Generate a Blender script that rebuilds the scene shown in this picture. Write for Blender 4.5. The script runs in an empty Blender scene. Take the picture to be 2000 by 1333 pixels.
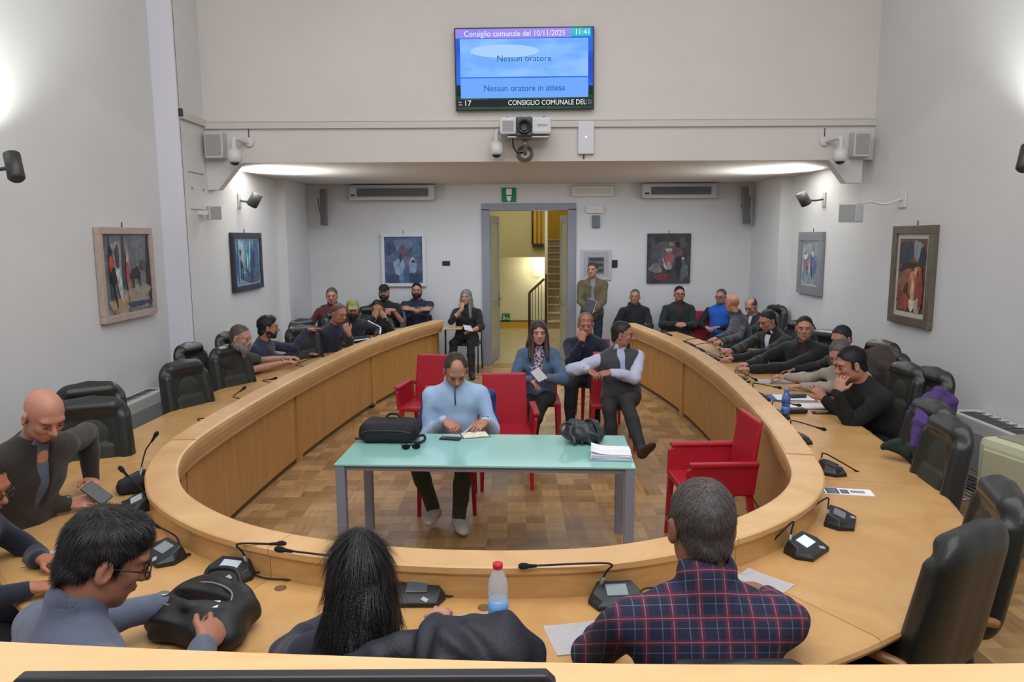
import bpy, bmesh, math, random
import numpy as np
from mathutils import Vector, Matrix
random.seed(7)
D = bpy.data
COL = bpy.context.scene.collection
PI = math.pi
R = math.radians

# ---------------------------------------------------------------- camera
F = 1440.0
PITCH = R(8.08)
ROLL = R(0.3)
EYE = 2.15
_f = Vector((0, math.cos(PITCH), -math.sin(PITCH)))
_r0 = Vector((1, 0, 0))
_u0 = _r0.cross(_f)
RT = _r0 * math.cos(ROLL) - _u0 * math.sin(ROLL)
UP = _u0 * math.cos(ROLL) + _r0 * math.sin(ROLL)
CAM = Vector((0, 0, EYE))


def ray(u, v):
    return _f * F + RT * (u - 1000) - UP * (v - 666.5)


def T(u, v, z=0.72):            # the point of a horizontal surface seen in that direction
    d = ray(u, v)
    return CAM + d * ((z - EYE) / d.z)


def W(u, v, y):                 # the point at depth y seen in that direction
    d = ray(u, v)
    return CAM + d * (y / d.y)


def WX(u, v, x):
    d = ray(u, v)
    return CAM + d * (x / d.x)


cd = D.cameras.new('camera')
cam = D.objects.new('camera', cd)
COL.objects.link(cam)
cd.sensor_width = 36
cd.lens = F / 2000 * 36
cd.clip_start = 0.05
m = Matrix((RT, UP, -_f)).transposed().to_4x4()
m.translation = CAM
cam.matrix_world = m
bpy.context.scene.camera = cam
bpy.context.scene.view_settings.view_transform = 'Standard'
bpy.context.scene.view_settings.look = 'None'


# ---------------------------------------------------------------- materials
def lin(h):
    if isinstance(h, str):
        h = h.lstrip('#')
        c = [int(h[i:i + 2], 16) / 255 for i in (0, 2, 4)]
    else:
        c = [x / 255 for x in h]
    return tuple(x / 12.92 if x <= .04045 else ((x + .055) / 1.055) ** 2.4 for x in c) + (1,)


_mc = {}


def mat(name, col, rough=.6, metal=0, noise=0, nscale=8, bump=0, bscale=200, emit=0, spec=.5, sheen=0, alpha=1, trans=0, coat=0):
    key = (name, str(col), rough, noise)
    if key in _mc:
        return _mc[key]
    M = D.materials.new(name)
    M.use_nodes = True
    nt = M.node_tree
    b = nt.nodes['Principled BSDF']
    c = lin(col)
    b.inputs['Base Color'].default_value = c
    b.inputs['Roughness'].default_value = rough
    b.inputs['Metallic'].default_value = metal
    b.inputs['Specular IOR Level'].default_value = spec
    if sheen:
        b.inputs['Sheen Weight'].default_value = sheen
    if coat:
        b.inputs['Coat Weight'].default_value = coat
        b.inputs['Coat Roughness'].default_value = .15
    if trans:
        b.inputs['Transmission Weight'].default_value = trans
    if alpha < 1:
        b.inputs['Alpha'].default_value = alpha
    if emit:
        b.inputs['Emission Color'].default_value = c
        b.inputs['Emission Strength'].default_value = emit
    tc = nt.nodes.new('ShaderNodeTexCoord')
    if noise:
        n = nt.nodes.new('ShaderNodeTexNoise')
        n.inputs['Scale'].default_value = nscale
        n.inputs['Detail'].default_value = 4
        nt.links.new(tc.outputs['Object'], n.inputs['Vector'])
        r = nt.nodes.new('ShaderNodeValToRGB')
        r.color_ramp.elements[0].position = .3
        r.color_ramp.elements[1].position = .7
        r.color_ramp.elements[0].color = tuple(x * (1 - noise) for x in c[:3]) + (1,)
        r.color_ramp.elements[1].color = tuple(min(1, x * (1 + noise)) for x in c[:3]) + (1,)
        nt.links.new(n.outputs['Fac'], r.inputs['Fac'])
        nt.links.new(r.outputs['Color'], b.inputs['Base Color'])
    if bump:
        n = nt.nodes.new('ShaderNodeTexNoise')
        n.inputs['Scale'].default_value = bscale
        n.inputs['Detail'].default_value = 3
        nt.links.new(tc.outputs['Object'], n.inputs['Vector'])
        bp = nt.nodes.new('ShaderNodeBump')
        bp.inputs['Strength'].default_value = bump
        bp.inputs['Distance'].default_value = .01
        nt.links.new(n.outputs['Fac'], bp.inputs['Height'])
        nt.links.new(bp.outputs['Normal'], b.inputs['Normal'])
    _mc[key] = M
    return M


def wood(name, c1, c2, rough=.3, scale=(1, 1, 1), coat=.3, dist=3.0):
    if name in _mc:
        return _mc[name]
    M = D.materials.new(name)
    M.use_nodes = True
    nt = M.node_tree
    b = nt.nodes['Principled BSDF']
    tc = nt.nodes.new('ShaderNodeTexCoord')
    mp = nt.nodes.new('ShaderNodeMapping')
    mp.inputs['Scale'].default_value = scale
    n = nt.nodes.new('ShaderNodeTexNoise')
    n.inputs['Scale'].default_value = 2.2
    n.inputs['Detail'].default_value = 6
    n.inputs['Distortion'].default_value = dist
    r = nt.nodes.new('ShaderNodeValToRGB')
    r.color_ramp.elements[0].position = .35
    r.color_ramp.elements[1].position = .68
    r.color_ramp.elements[0].color = lin(c1)
    r.color_ramp.elements[1].color = lin(c2)
    nt.links.new(tc.outputs['Object'], mp.inputs['Vector'])
    nt.links.new(mp.outputs['Vector'], n.inputs['Vector'])
    nt.links.new(n.outputs['Fac'], r.inputs['Fac'])
    nt.links.new(r.outputs['Color'], b.inputs['Base Color'])
    b.inputs['Roughness'].default_value = rough
    b.inputs['Coat Weight'].default_value = coat
    b.inputs['Coat Roughness'].default_value = .25
    _mc[name] = M
    return M


# ---------------------------------------------------------------- object helpers
def tag(o, label=None, cat=None, group=None, kind=None):
    if label:
        o['label'] = label
    if cat:
        o['category'] = cat
    if group:
        o['group'] = group
    if kind:
        o['kind'] = kind
    return o


def empty(name, loc=(0, 0, 0), rz=0, label=None, cat=None, group=None):
    o = D.objects.new(name, None)
    o.empty_display_size = .1
    COL.objects.link(o)
    o.location = loc
    o.rotation_euler = (0, 0, rz)
    return tag(o, label, cat, group)


def link(name, me, mt, parent=None, smooth=False, loc=None):
    o = D.objects.new(name, me)
    COL.objects.link(o)
    for x in (mt if isinstance(mt, (list, tuple)) else [mt]):
        me.materials.append(x)
    if parent:
        o.parent = parent
    if loc is not None:
        o.location = loc
    if smooth:
        me.polygons.foreach_set('use_smooth', [True] * len(me.polygons))
    return o


def bobj(name, bm, mt, parent=None, smooth=False, loc=None):
    bmesh.ops.recalc_face_normals(bm, faces=bm.faces)
    me = D.meshes.new(name)
    bm.to_mesh(me)
    bm.free()
    return link(name, me, mt, parent, smooth, loc)


def BM():
    return bmesh.new()


def abox(bm, lo, hi, bev=0, M=None, mi=0):
    c = [(lo[i] + hi[i]) / 2 for i in range(3)]
    s = [abs(hi[i] - lo[i]) for i in range(3)]
    r = bmesh.ops.create_cube(bm, size=1, matrix=Matrix.Translation(c) @ Matrix.Diagonal((*s, 1)))
    vs = r['verts']
    if bev:
        es = list({e for v in vs for e in v.link_edges})
        rr = bmesh.ops.bevel(bm, geom=es, offset=min(bev, min(s) * .45), segments=2, affect='EDGES', profile=.6)
        vs = list({v for f in rr['faces'] for v in f.verts} | {v for v in vs if v.is_valid})
        vs = _isl(vs)
    if M is not None:
        bmesh.ops.transform(bm, matrix=M, verts=vs)
    if mi:
        for f in {f for v in vs for f in v.link_faces}:
            f.material_index = mi
    return vs


def _isl(vs):
    seen = set(vs)
    st = list(vs)
    while st:
        v = st.pop()
        for e in v.link_edges:
            w = e.other_vert(v)
            if w not in seen:
                seen.add(w)
                st.append(w)
    return list(seen)


def box(name, lo, hi, mt, parent=None, bev=0, M=None):
    bm = BM()
    abox(bm, lo, hi, bev, M)
    return bobj(name, bm, mt, parent)


def bez(pts, n=8):              # Catmull-Rom through the points
    P = [Vector(p) for p in pts]
    out = []
    for i in range(len(P) - 1):
        p0 = P[max(0, i - 1)]
        p1 = P[i]
        p2 = P[i + 1]
        p3 = P[min(len(P) - 1, i + 2)]
        for k in range(n):
            t = k / n
            out.append(.5 * ((2 * p1) + (p2 - p0) * t + (2 * p0 - 5 * p1 + 4 * p2 - p3) * t * t + (3 * p1 - p0 - 3 * p2 + p3) * t ** 3))
    out.append(P[-1])
    return out


def atube(bm, pts, rad, seg=8, cap=True, mi=0):
    P = [Vector(p) for p in pts]
    n = len(P)
    rads = rad if isinstance(rad, (list, tuple)) else [rad] * n
    rings = []
    ref = None
    for i, p in enumerate(P):
        t = (P[min(n - 1, i + 1)] - P[max(0, i - 1)]).normalized()
        if ref is None:
            ref = Vector((0, 0, 1)) if abs(t.z) < .9 else Vector((1, 0, 0))
        a = t.cross(ref).normalized()
        b = a.cross(t).normalized()
        ref = b
        rings.append([bm.verts.new(p + (a * math.cos(2 * PI * k / seg) + b * math.sin(2 * PI * k / seg)) * rads[i]) for k in range(seg)])
    for i in range(n - 1):
        for k in range(seg):
            f = bm.faces.new((rings[i][k], rings[i][(k + 1) % seg], rings[i + 1][(k + 1) % seg], rings[i + 1][k]))
            f.smooth = True
            f.material_index = mi
    if cap:
        bm.faces.new(rings[0]).material_index = mi
        bm.faces.new(rings[-1][::-1]).material_index = mi


def tube(name, pts, rad, mt, parent=None, seg=8):
    bm = BM()
    atube(bm, pts, rad, seg)
    return bobj(name, bm, mt, parent)


def alathe(bm, prof, seg=24, M=None, mi=0):
    rings = []
    vs = []
    for r, z in prof:
        ring = [bm.verts.new((r * math.cos(2 * PI * k / seg), r * math.sin(2 * PI * k / seg), z)) for k in range(seg)]
        rings.append(ring)
        vs += ring
    for i in range(len(rings) - 1):
        for k in range(seg):
            f = bm.faces.new((rings[i][k], rings[i][(k + 1) % seg], rings[i + 1][(k + 1) % seg], rings[i + 1][k]))
            f.smooth = True
            f.material_index = mi
    bm.faces.new(rings[0][::-1]).material_index = mi
    bm.faces.new(rings[-1]).material_index = mi
    if M is not None:
        bmesh.ops.transform(bm, matrix=M, verts=vs)


def lathe(name, prof, mt, parent=None, seg=24, M=None):
    bm = BM()
    alathe(bm, prof, seg, M)
    return bobj(name, bm, mt, parent)


def aprism(bm, poly, ax, a, b, bev=0, M=None, mi=0):
    """polygon in the two other axes extruded along ax from a to b"""
    def P(p, t):
        if ax == 0:
            return (t, p[0], p[1])
        if ax == 1:
            return (p[0], t, p[1])
        return (p[0], p[1], t)
    v0 = [bm.verts.new(P(p, a)) for p in poly]
    v1 = [bm.verts.new(P(p, b)) for p in poly]
    fs = [bm.faces.new(v0), bm.faces.new(v1[::-1])]
    n = len(poly)
    for i in range(n):
        fs.append(bm.faces.new((v0[i], v0[(i + 1) % n], v1[(i + 1) % n], v1[i])))
    vs = v0 + v1
    for f in fs:
        f.material_index = mi
    if bev:
        es = list({e for f in fs for e in f.edges})
        rr = bmesh.ops.bevel(bm, geom=es, offset=bev, segments=2, affect='EDGES', profile=.6)
        vs = _isl([v for v in {v for f in rr['faces'] for v in f.verts} if v.is_valid])
    if M is not None:
        bmesh.ops.transform(bm, matrix=M, verts=vs)
    return vs


def prism(name, poly, ax, a, b, mt, parent=None, bev=0, M=None):
    bm = BM()
    aprism(bm, poly, ax, a, b, bev, M)
    return bobj(name, bm, mt, parent)


def copy_tree(o, parent=None):
    c = o.copy()
    COL.objects.link(c)
    if parent:
        c.parent = parent
    for ch in list(o.children):
        copy_tree(ch, c)
    return c


def place(proto, first, loc, rz, label, group=None):
    o = proto if first else copy_tree(proto)
    o.location = loc
    o.rotation_euler = (0, 0, rz)
    o['label'] = label
    if group:
        o['group'] = group
    return o


def text(s, size, mt, parent, M, name='lettering', align='LEFT', xs=1):
    c = D.curves.new(name, 'FONT')
    c.body = s
    c.size = size
    c.align_x = align
    c.align_y = 'CENTER'
    c.extrude = .0006
    c.resolution_u = 3
    c.materials.append(mt)
    o = D.objects.new(name, c)
    COL.objects.link(o)
    bpy.context.view_layer.update()
    me = D.meshes.new_from_object(o.evaluated_get(bpy.context.evaluated_depsgraph_get()))
    D.objects.remove(o)
    D.curves.remove(c)
    o = D.objects.new(name, me)
    COL.objects.link(o)
    o.parent = parent
    o.matrix_local = M @ Matrix.Diagonal((xs, 1, 1, 1))
    return o


# ---------------------------------------------------------------- blended solids (signed distance, surface nets)
class Field:
    def __init__(s, res=.008):
        s.res = res
        s.ops = []
        s.disp = None

    def _add(s, kind, data, lo, hi, k, op):
        s.ops.append((kind, data, np.array(lo), np.array(hi), k, op))

    def cap(s, a, b, ra, rb=None, k=.02, op='u', flat=None):
        rb = ra if rb is None else rb
        a = np.array(a, float)
        b = np.array(b, float)
        rm = max(ra, rb)
        s._add('cap', (a, b, ra, rb, flat), np.minimum(a, b) - rm, np.maximum(a, b) + rm, k, op)
        return s

    def ell(s, c, r, Rm=None, k=.02, op='u'):
        c = np.array(c, float)
        r = np.array(r, float)
        Rm = np.eye(3) if Rm is None else np.array(Rm)
        e = np.sqrt(((Rm * r) ** 2).sum(1))
        s._add('ell', (c, r, Rm), c - e, c + e, k, op)
        return s

    def rbox(s, c, h, Rm=None, rd=.02, k=.02, op='u'):
        c = np.array(c, float)
        h = np.array(h, float)
        Rm = np.eye(3) if Rm is None else np.array(Rm)
        e = np.abs(Rm) @ h
        s._add('box', (c, h, Rm, rd), c - e, c + e, k, op)
        return s

    def cut(s, p, n, k=.004):     # keep the side n points away from
        n = np.array(n, float)
        n /= np.linalg.norm(n)
        s._add('pl', (np.array(p, float), n), np.zeros(3), np.zeros(3), k, 'i')
        return s

    def mesh(s, name, origin=(0, 0, 0)):
        us = [o for o in s.ops if o[5] == 'u']
        lo = np.min([o[2] for o in us], 0) - .02 - 2 * s.res
        hi = np.max([o[3] for o in us], 0) + .02 + 2 * s.res
        h = s.res
        n = np.ceil((hi - lo) / h).astype(int) + 1
        ax = [(lo[i] + h * np.arange(n[i])).astype(np.float32) for i in range(3)]
        d = np.full(n, .5, np.float32)
        for kind, dt, a, b, k, op in s.ops:
            if kind == 'pl':
                i0 = [0, 0, 0]
                i1 = list(n)
            else:
                pad = k + 3 * h
                i0 = [max(0, int((a[i] - pad - lo[i]) / h)) for i in range(3)]
                i1 = [min(n[i], int((b[i] + pad - lo[i]) / h) + 2) for i in range(3)]
                if any(i1[i] <= i0[i] for i in range(3)):
                    continue
            X = ax[0][i0[0]:i1[0], None, None]
            Y = ax[1][None, i0[1]:i1[1], None]
            Z = ax[2][None, None, i0[2]:i1[2]]
            if kind == 'cap':
                A, B, ra, rb, flat = dt
                ba = B - A
                L = max(1e-9, ba @ ba)
                x = X - A[0]
                y = Y - A[1]
                z = Z - A[2]
                t = np.clip((x * ba[0] + y * ba[1] + z * ba[2]) / L, 0, 1)
                x = x - t * ba[0]
                y = y - t * ba[1]
                z = z - t * ba[2]
                if flat is None:
                    p = np.sqrt(x * x + y * y + z * z) - (ra + (rb - ra) * t)
                else:
                    nn, q = flat
                    w = (x * nn[0] + y * nn[1] + z * nn[2])
                    p = np.sqrt(x * x + y * y + z * z + w * w * (1 / q ** 2 - 1)) - (ra + (rb - ra) * t)
            elif kind == 'pl':
                P0, N = dt
                p = (X - P0[0]) * N[0] + (Y - P0[1]) * N[1] + (Z - P0[2]) * N[2]
            else:
                Cc = dt[0]
                Rm = dt[2]
                x = X - Cc[0]
                y = Y - Cc[1]
                z = Z - Cc[2]
                q = [x * Rm[0, j] + y * Rm[1, j] + z * Rm[2, j] for j in range(3)]
                if kind == 'ell':
                    r = dt[1]
                    k0 = np.sqrt(sum((q[j] / r[j]) ** 2 for j in range(3)))
                    k1 = np.sqrt(sum((q[j] / r[j] ** 2) ** 2 for j in range(3))) + 1e-6
                    p = np.where(k0 < .05, -float(min(r)), k0 * (k0 - 1) / k1)
                else:
                    hh = dt[1]
                    rd = dt[3]
                    qq = [np.abs(q[j]) - (hh[j] - rd) for j in range(3)]
                    p = np.sqrt(sum(np.maximum(v, 0) ** 2 for v in qq)) + np.minimum(np.maximum(np.maximum(qq[0], qq[1]), qq[2]), 0) - rd
            sl = (slice(i0[0], i1[0]), slice(i0[1], i1[1]), slice(i0[2], i1[2]))
            e = d[sl]
            k = max(k, 1e-5)
            if op == 'u':
                hm = np.maximum(k - np.abs(e - p), 0) / k
                d[sl] = np.minimum(e, p) - hm * hm * k * .25
            elif op == 's':
                hm = np.maximum(k - np.abs(e + p), 0) / k
                d[sl] = np.maximum(e, -p) + hm * hm * k * .25
            else:
                hm = np.maximum(k - np.abs(e - p), 0) / k
                d[sl] = np.maximum(e, p) + hm * hm * k * .25
        if s.disp:
            d = d + s.disp(ax[0][:, None, None], ax[1][None, :, None], ax[2][None, None, :]).astype(np.float32)
        d[0] = d[-1] = .5
        d[:, 0] = d[:, -1] = .5
        d[:, :, 0] = d[:, :, -1] = .5
        return nets(name, d, lo, h, np.array(origin, float))


def nets(name, d, lo, h, org):
    ins = d < 0
    nx, ny, nz = d.shape
    c = np.zeros((nx - 1, ny - 1, nz - 1), np.int8)
    for a in (0, 1):
        for b in (0, 1):
            for e in (0, 1):
                c += ins[a:nx - 1 + a, b:ny - 1 + b, e:nz - 1 + e]
    act = (c > 0) & (c < 8)
    I, J, K = np.nonzero(act)
    nv = len(I)
    idx = np.full(act.shape, -1, np.int32)
    idx[I, J, K] = np.arange(nv)
    S = np.zeros((nv, 3))
    cnt = np.zeros(nv)
    cr = [(a, b, e) for a in (0, 1) for b in (0, 1) for e in (0, 1)]
    val = {q: d[I + q[0], J + q[1], K + q[2]] for q in cr}
    for q in cr:
        for x in range(3):
            if q[x] == 0:
                q2 = list(q)
                q2[x] = 1
                q2 = tuple(q2)
                v0 = val[q]
                v1 = val[q2]
                mk = (v0 < 0) != (v1 < 0)
                t = np.where(mk, v0 / np.where(mk, v0 - v1, 1), 0)
                for y in range(3):
                    S[:, y] += np.where(mk, q[y] + (t if y == x else 0), 0)
                cnt += mk
    S /= cnt[:, None]
    V = lo + (S + np.stack([I, J, K], 1)) * h - org
    Q = []
    for x in range(3):
        y, z = (x + 1) % 3, (x + 2) % 3
        sa = [slice(None)] * 3
        sb = [slice(None)] * 3
        sa[x] = slice(0, -1)
        sb[x] = slice(1, None)
        A = ins[tuple(sa)]
        B = ins[tuple(sb)]
        P = np.stack(np.nonzero(A != B), 1)
        P = P[(P[:, y] > 0) & (P[:, z] > 0) & (P[:, y] < d.shape[y] - 1) & (P[:, z] < d.shape[z] - 1)]
        if not len(P):
            continue
        inn = A[P[:, 0], P[:, 1], P[:, 2]]

        def g(dy, dz):
            q = P.copy()
            q[:, y] -= dy
            q[:, z] -= dz
            return idx[q[:, 0], q[:, 1], q[:, 2]]
        qd = np.stack([g(1, 1), g(0, 1), g(0, 0), g(1, 0)], 1)
        qd[~inn] = qd[~inn][:, ::-1]
        Q.append(qd)
    Q = np.concatenate(Q)
    me = D.meshes.new(name)
    me.vertices.add(nv)
    me.vertices.foreach_set('co', V.astype(np.float32).ravel())
    me.loops.add(len(Q) * 4)
    me.loops.foreach_set('vertex_index', Q.astype(np.int32).ravel())
    me.polygons.add(len(Q))
    me.polygons.foreach_set('loop_start', np.arange(0, len(Q) * 4, 4, dtype=np.int32))
    me.polygons.foreach_set('loop_total', np.full(len(Q), 4, np.int32))
    me.polygons.foreach_set('use_smooth', np.ones(len(Q), bool))
    me.update(calc_edges=True)
    return me


def furry(me, n, length, width, dirf, seed=1, lift=.25):
    """adds n fine tapered blades growing out of the surface to a mesh"""
    rng = np.random.default_rng(seed)
    nv, nf = len(me.vertices), len(me.polygons)
    V = np.empty(nv * 3, np.float32)
    me.vertices.foreach_get('co', V)
    V = V.reshape(-1, 3)
    Q = np.empty(nf * 4, np.int32)
    me.loops.foreach_get('vertex_index', Q)
    Q = Q.reshape(-1, 4)
    C_ = V[Q].mean(1)
    N_ = np.cross(V[Q[:, 2]] - V[Q[:, 0]], V[Q[:, 3]] - V[Q[:, 1]])
    ln = np.linalg.norm(N_, axis=1, keepdims=True)
    N_ = N_ / np.maximum(ln, 1e-9)
    i = rng.integers(0, nf, n)
    P = V[Q[i, 0]] * (w0 := rng.random((n, 1))) + V[Q[i, 2]] * (1 - w0)
    nn = N_[i]
    d = dirf(P) + rng.normal(0, .22, (n, 3))
    d = d - nn * (d * nn).sum(1, keepdims=True)
    d /= np.maximum(np.linalg.norm(d, axis=1, keepdims=True), 1e-6)
    side = np.cross(d, nn)
    Ls = length * (.6 + .8 * rng.random((n, 1)))
    w = width * (.7 + .6 * rng.random((n, 1)))
    a0 = P - side * w - nn * .001
    a1 = P + side * w - nn * .001
    m0 = P + (d * .55 + nn * lift * .55) * Ls
    t = P + (d * 1.0 + nn * lift * .45) * Ls
    B = np.stack([a0, a1, m0 + side * w * .8, m0 - side * w * .8, t], 1).reshape(-1, 3)
    k = nv + np.arange(n)[:, None] * 5
    q2 = np.concatenate([k, k + 1, k + 2, k + 3], 1)
    t2 = np.concatenate([k + 3, k + 2, k + 4], 1)
    VV = np.concatenate([V, B])
    loops = np.concatenate([Q.ravel(), q2.ravel(), t2.ravel()]).astype(np.int32)
    tot = np.concatenate([np.full(nf + n, 4), np.full(n, 3)]).astype(np.int32)
    st = np.concatenate([[0], np.cumsum(tot)[:-1]]).astype(np.int32)
    m2 = D.meshes.new(me.name)
    m2.vertices.add(len(VV))
    m2.vertices.foreach_set('co', VV.astype(np.float32).ravel())
    m2.loops.add(len(loops))
    m2.loops.foreach_set('vertex_index', loops)
    m2.polygons.add(len(tot))
    m2.polygons.foreach_set('loop_start', st)
    m2.polygons.foreach_set('loop_total', tot)
    m2.polygons.foreach_set('use_smooth', np.ones(len(tot), bool))
    m2.update(calc_edges=True)
    D.meshes.remove(me)
    return m2


def fobj(name, f, mt, parent=None, origin=None):
    if origin is None:
        origin = parent.location if parent else (0, 0, 0)
    return link(name, f.mesh(name, tuple(origin)), mt, parent)


def unit(v):
    v = np.array(v, float)
    return v / max(1e-9, np.linalg.norm(v))


def heading(yaw):               # 0 = towards the camera side, 90 = +X, 180 = +Y
    return np.array([math.sin(R(yaw)), -math.cos(R(yaw)), 0.])
# ---------------------------------------------------------------- people
def head_axes(yaw, pitch, roll=0):
    f = np.array([math.sin(R(yaw)) * math.cos(R(pitch)), -math.cos(R(yaw)) * math.cos(R(pitch)), math.sin(R(pitch))])
    r = unit(np.cross(f, (0, 0, 1)))
    u = np.cross(r, f)
    c, s_ = math.cos(R(roll)), math.sin(R(roll))
    r, u = r * c + u * s_, u * c - r * s_
    return np.stack([r, f, u], 1)       # columns: right, forward, up


def add_head(fd, C, A, s, big=True, wide=1.0, nose=1.0):
    def L(x, y, z):
        return C + A @ (np.array([x * wide, y, z]) * s)

    def E(c, r, k=.015, op='u', Rm=None):
        fd.ell(L(*c), np.array([r[0] * wide, r[1], r[2]]) * s, A if Rm is None else Rm, k * s, op)
    E((0, -.012, .034), (.076, .096, .083))
    E((0, .02, -.03), (.06, .066, .078), .03)
    E((0, .03, -.07), (.05, .05, .036), .03)
    for q in (-1, 1):
        E((q * .043, .0, -.055), (.02, .04, .04), .025)
        E((q * .036, .062, -.022), (.02, .02, .02), .02)
    E((0, .064, -.098), (.02, .018, .016), .02)
    E((0, .074, .03), (.052, .018, .014), .02)
    for q in (-1, 1):
        fd.ell(L(q * .031, .098, .004), np.array([.019, .018, .012]) * s, A, .012 * s, 's')
        E((q * .031, .0765, .003), (.0125, .0125, .0105), .004)
    fd.cap(L(0, .084, .012), L(0, .104 + .006 * nose, -.024), .0085 * s, .0125 * s * nose, .012 * s)
    for q in (-1, 1):
        fd.ell(L(q * .012, .096, -.029), np.array([.009, .011, .008]) * s, A, .008 * s)
    E((0, .084, -.052), (.022, .012, .0065), .008)
    E((0, .083, -.0625), (.019, .012, .0075), .006)
    for q in (-1, 1):
        Re = A @ np.array(Matrix.Rotation(q * R(-22), 3, 'Z'))
        fd.ell(L(q * .081, -.008, -.008), np.array([.010, .021, .034]) * s, Re, .006 * s)
        fd.ell(L(q * .0905, .0, -.006), np.array([.006, .010, .019]) * s, Re, .005 * s, 's')


def hand(fd, w, d, n, side, s=1, curl=35, spread=1.0, k=.006, thumb=1.0):
    """w wrist, d finger direction, n palm normal, side = +1 when the thumb lies towards d x n"""
    d = unit(d)
    n = unit(np.array(n, float) - d * np.dot(n, d))
    t = np.cross(d, n) * side
    w = np.array(w, float)
    Rm = np.stack([t, n, d], 1)
    fd.cap(w - d * .02 * s, w + d * .03 * s, .026 * s, .027 * s, k=.02, flat=(n, .72))
    fd.ell(w + d * .055 * s, np.array([.041, .0165, .05]) * s, Rm, .015)
    for i, (o, ln, r) in enumerate(((.031, .070, .0088), (.0105, .078, .0092), (-.0105, .072, .0088), (-.030, .056, .0078))):
        p = w + (d * .088 + t * o) * s
        if i == 3:
            p -= d * .008 * s
        a = R(curl * (1 + .12 * i)) * .45
        dr = unit(d + t * o * 3.2 * spread)
        for j, fr in enumerate((.45, .30, .25)):
            q = p + (dr * math.cos(a) + n * math.sin(a)) * ln * fr * s
            fd.cap(p, q, (r - .0009 * j) * s, (r - .0009 * (j + 1)) * s, k)
            p = q
            a += R(curl * (1 + .12 * i)) * .8
    p = w + (d * .028 + t * .026) * s
    q = p + unit(d * .75 + t * .75 * thumb + n * .35) * .042 * s
    fd.cap(p, q, .0125 * s, .0105 * s, .012)
    fd.cap(q, q + unit(d * .95 + t * .25 * thumb + n * .45) * .034 * s, .0102 * s, .0082 * s, k)


def ik(S, Wt, l1, l2, hint):
    S = np.array(S, float)
    Wt = np.array(Wt, float)
    v = Wt - S
    D_ = np.linalg.norm(v)
    if D_ > (l1 + l2) * .985:
        f_ = D_ / ((l1 + l2) * .985)
        l1 *= f_
        l2 *= f_
    dn = v / D_
    a = (l1 * l1 - l2 * l2 + D_ * D_) / (2 * D_)
    hh = math.sqrt(max(0, l1 * l1 - a * a))
    hint = np.array(hint, float)
    hp = unit(hint - dn * np.dot(hint, dn))
    return S + dn * a + hp * hh


def wrinkle(amp, fr, seed):
    def f(x, y, z):
        a = np.sin(x * fr + 2.1 * np.sin(z * fr * .7 + seed) + seed)
        b = np.sin(y * fr * .9 + 1.7 * np.sin(x * fr * .6 + z * fr * .5 + seed * 2))
        c = np.sin(z * fr * 1.2 + 1.5 * np.sin(y * fr * .8 + seed * 3))
        return amp * (a * b + .6 * b * c)
    return f


_pn = [0]


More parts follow.
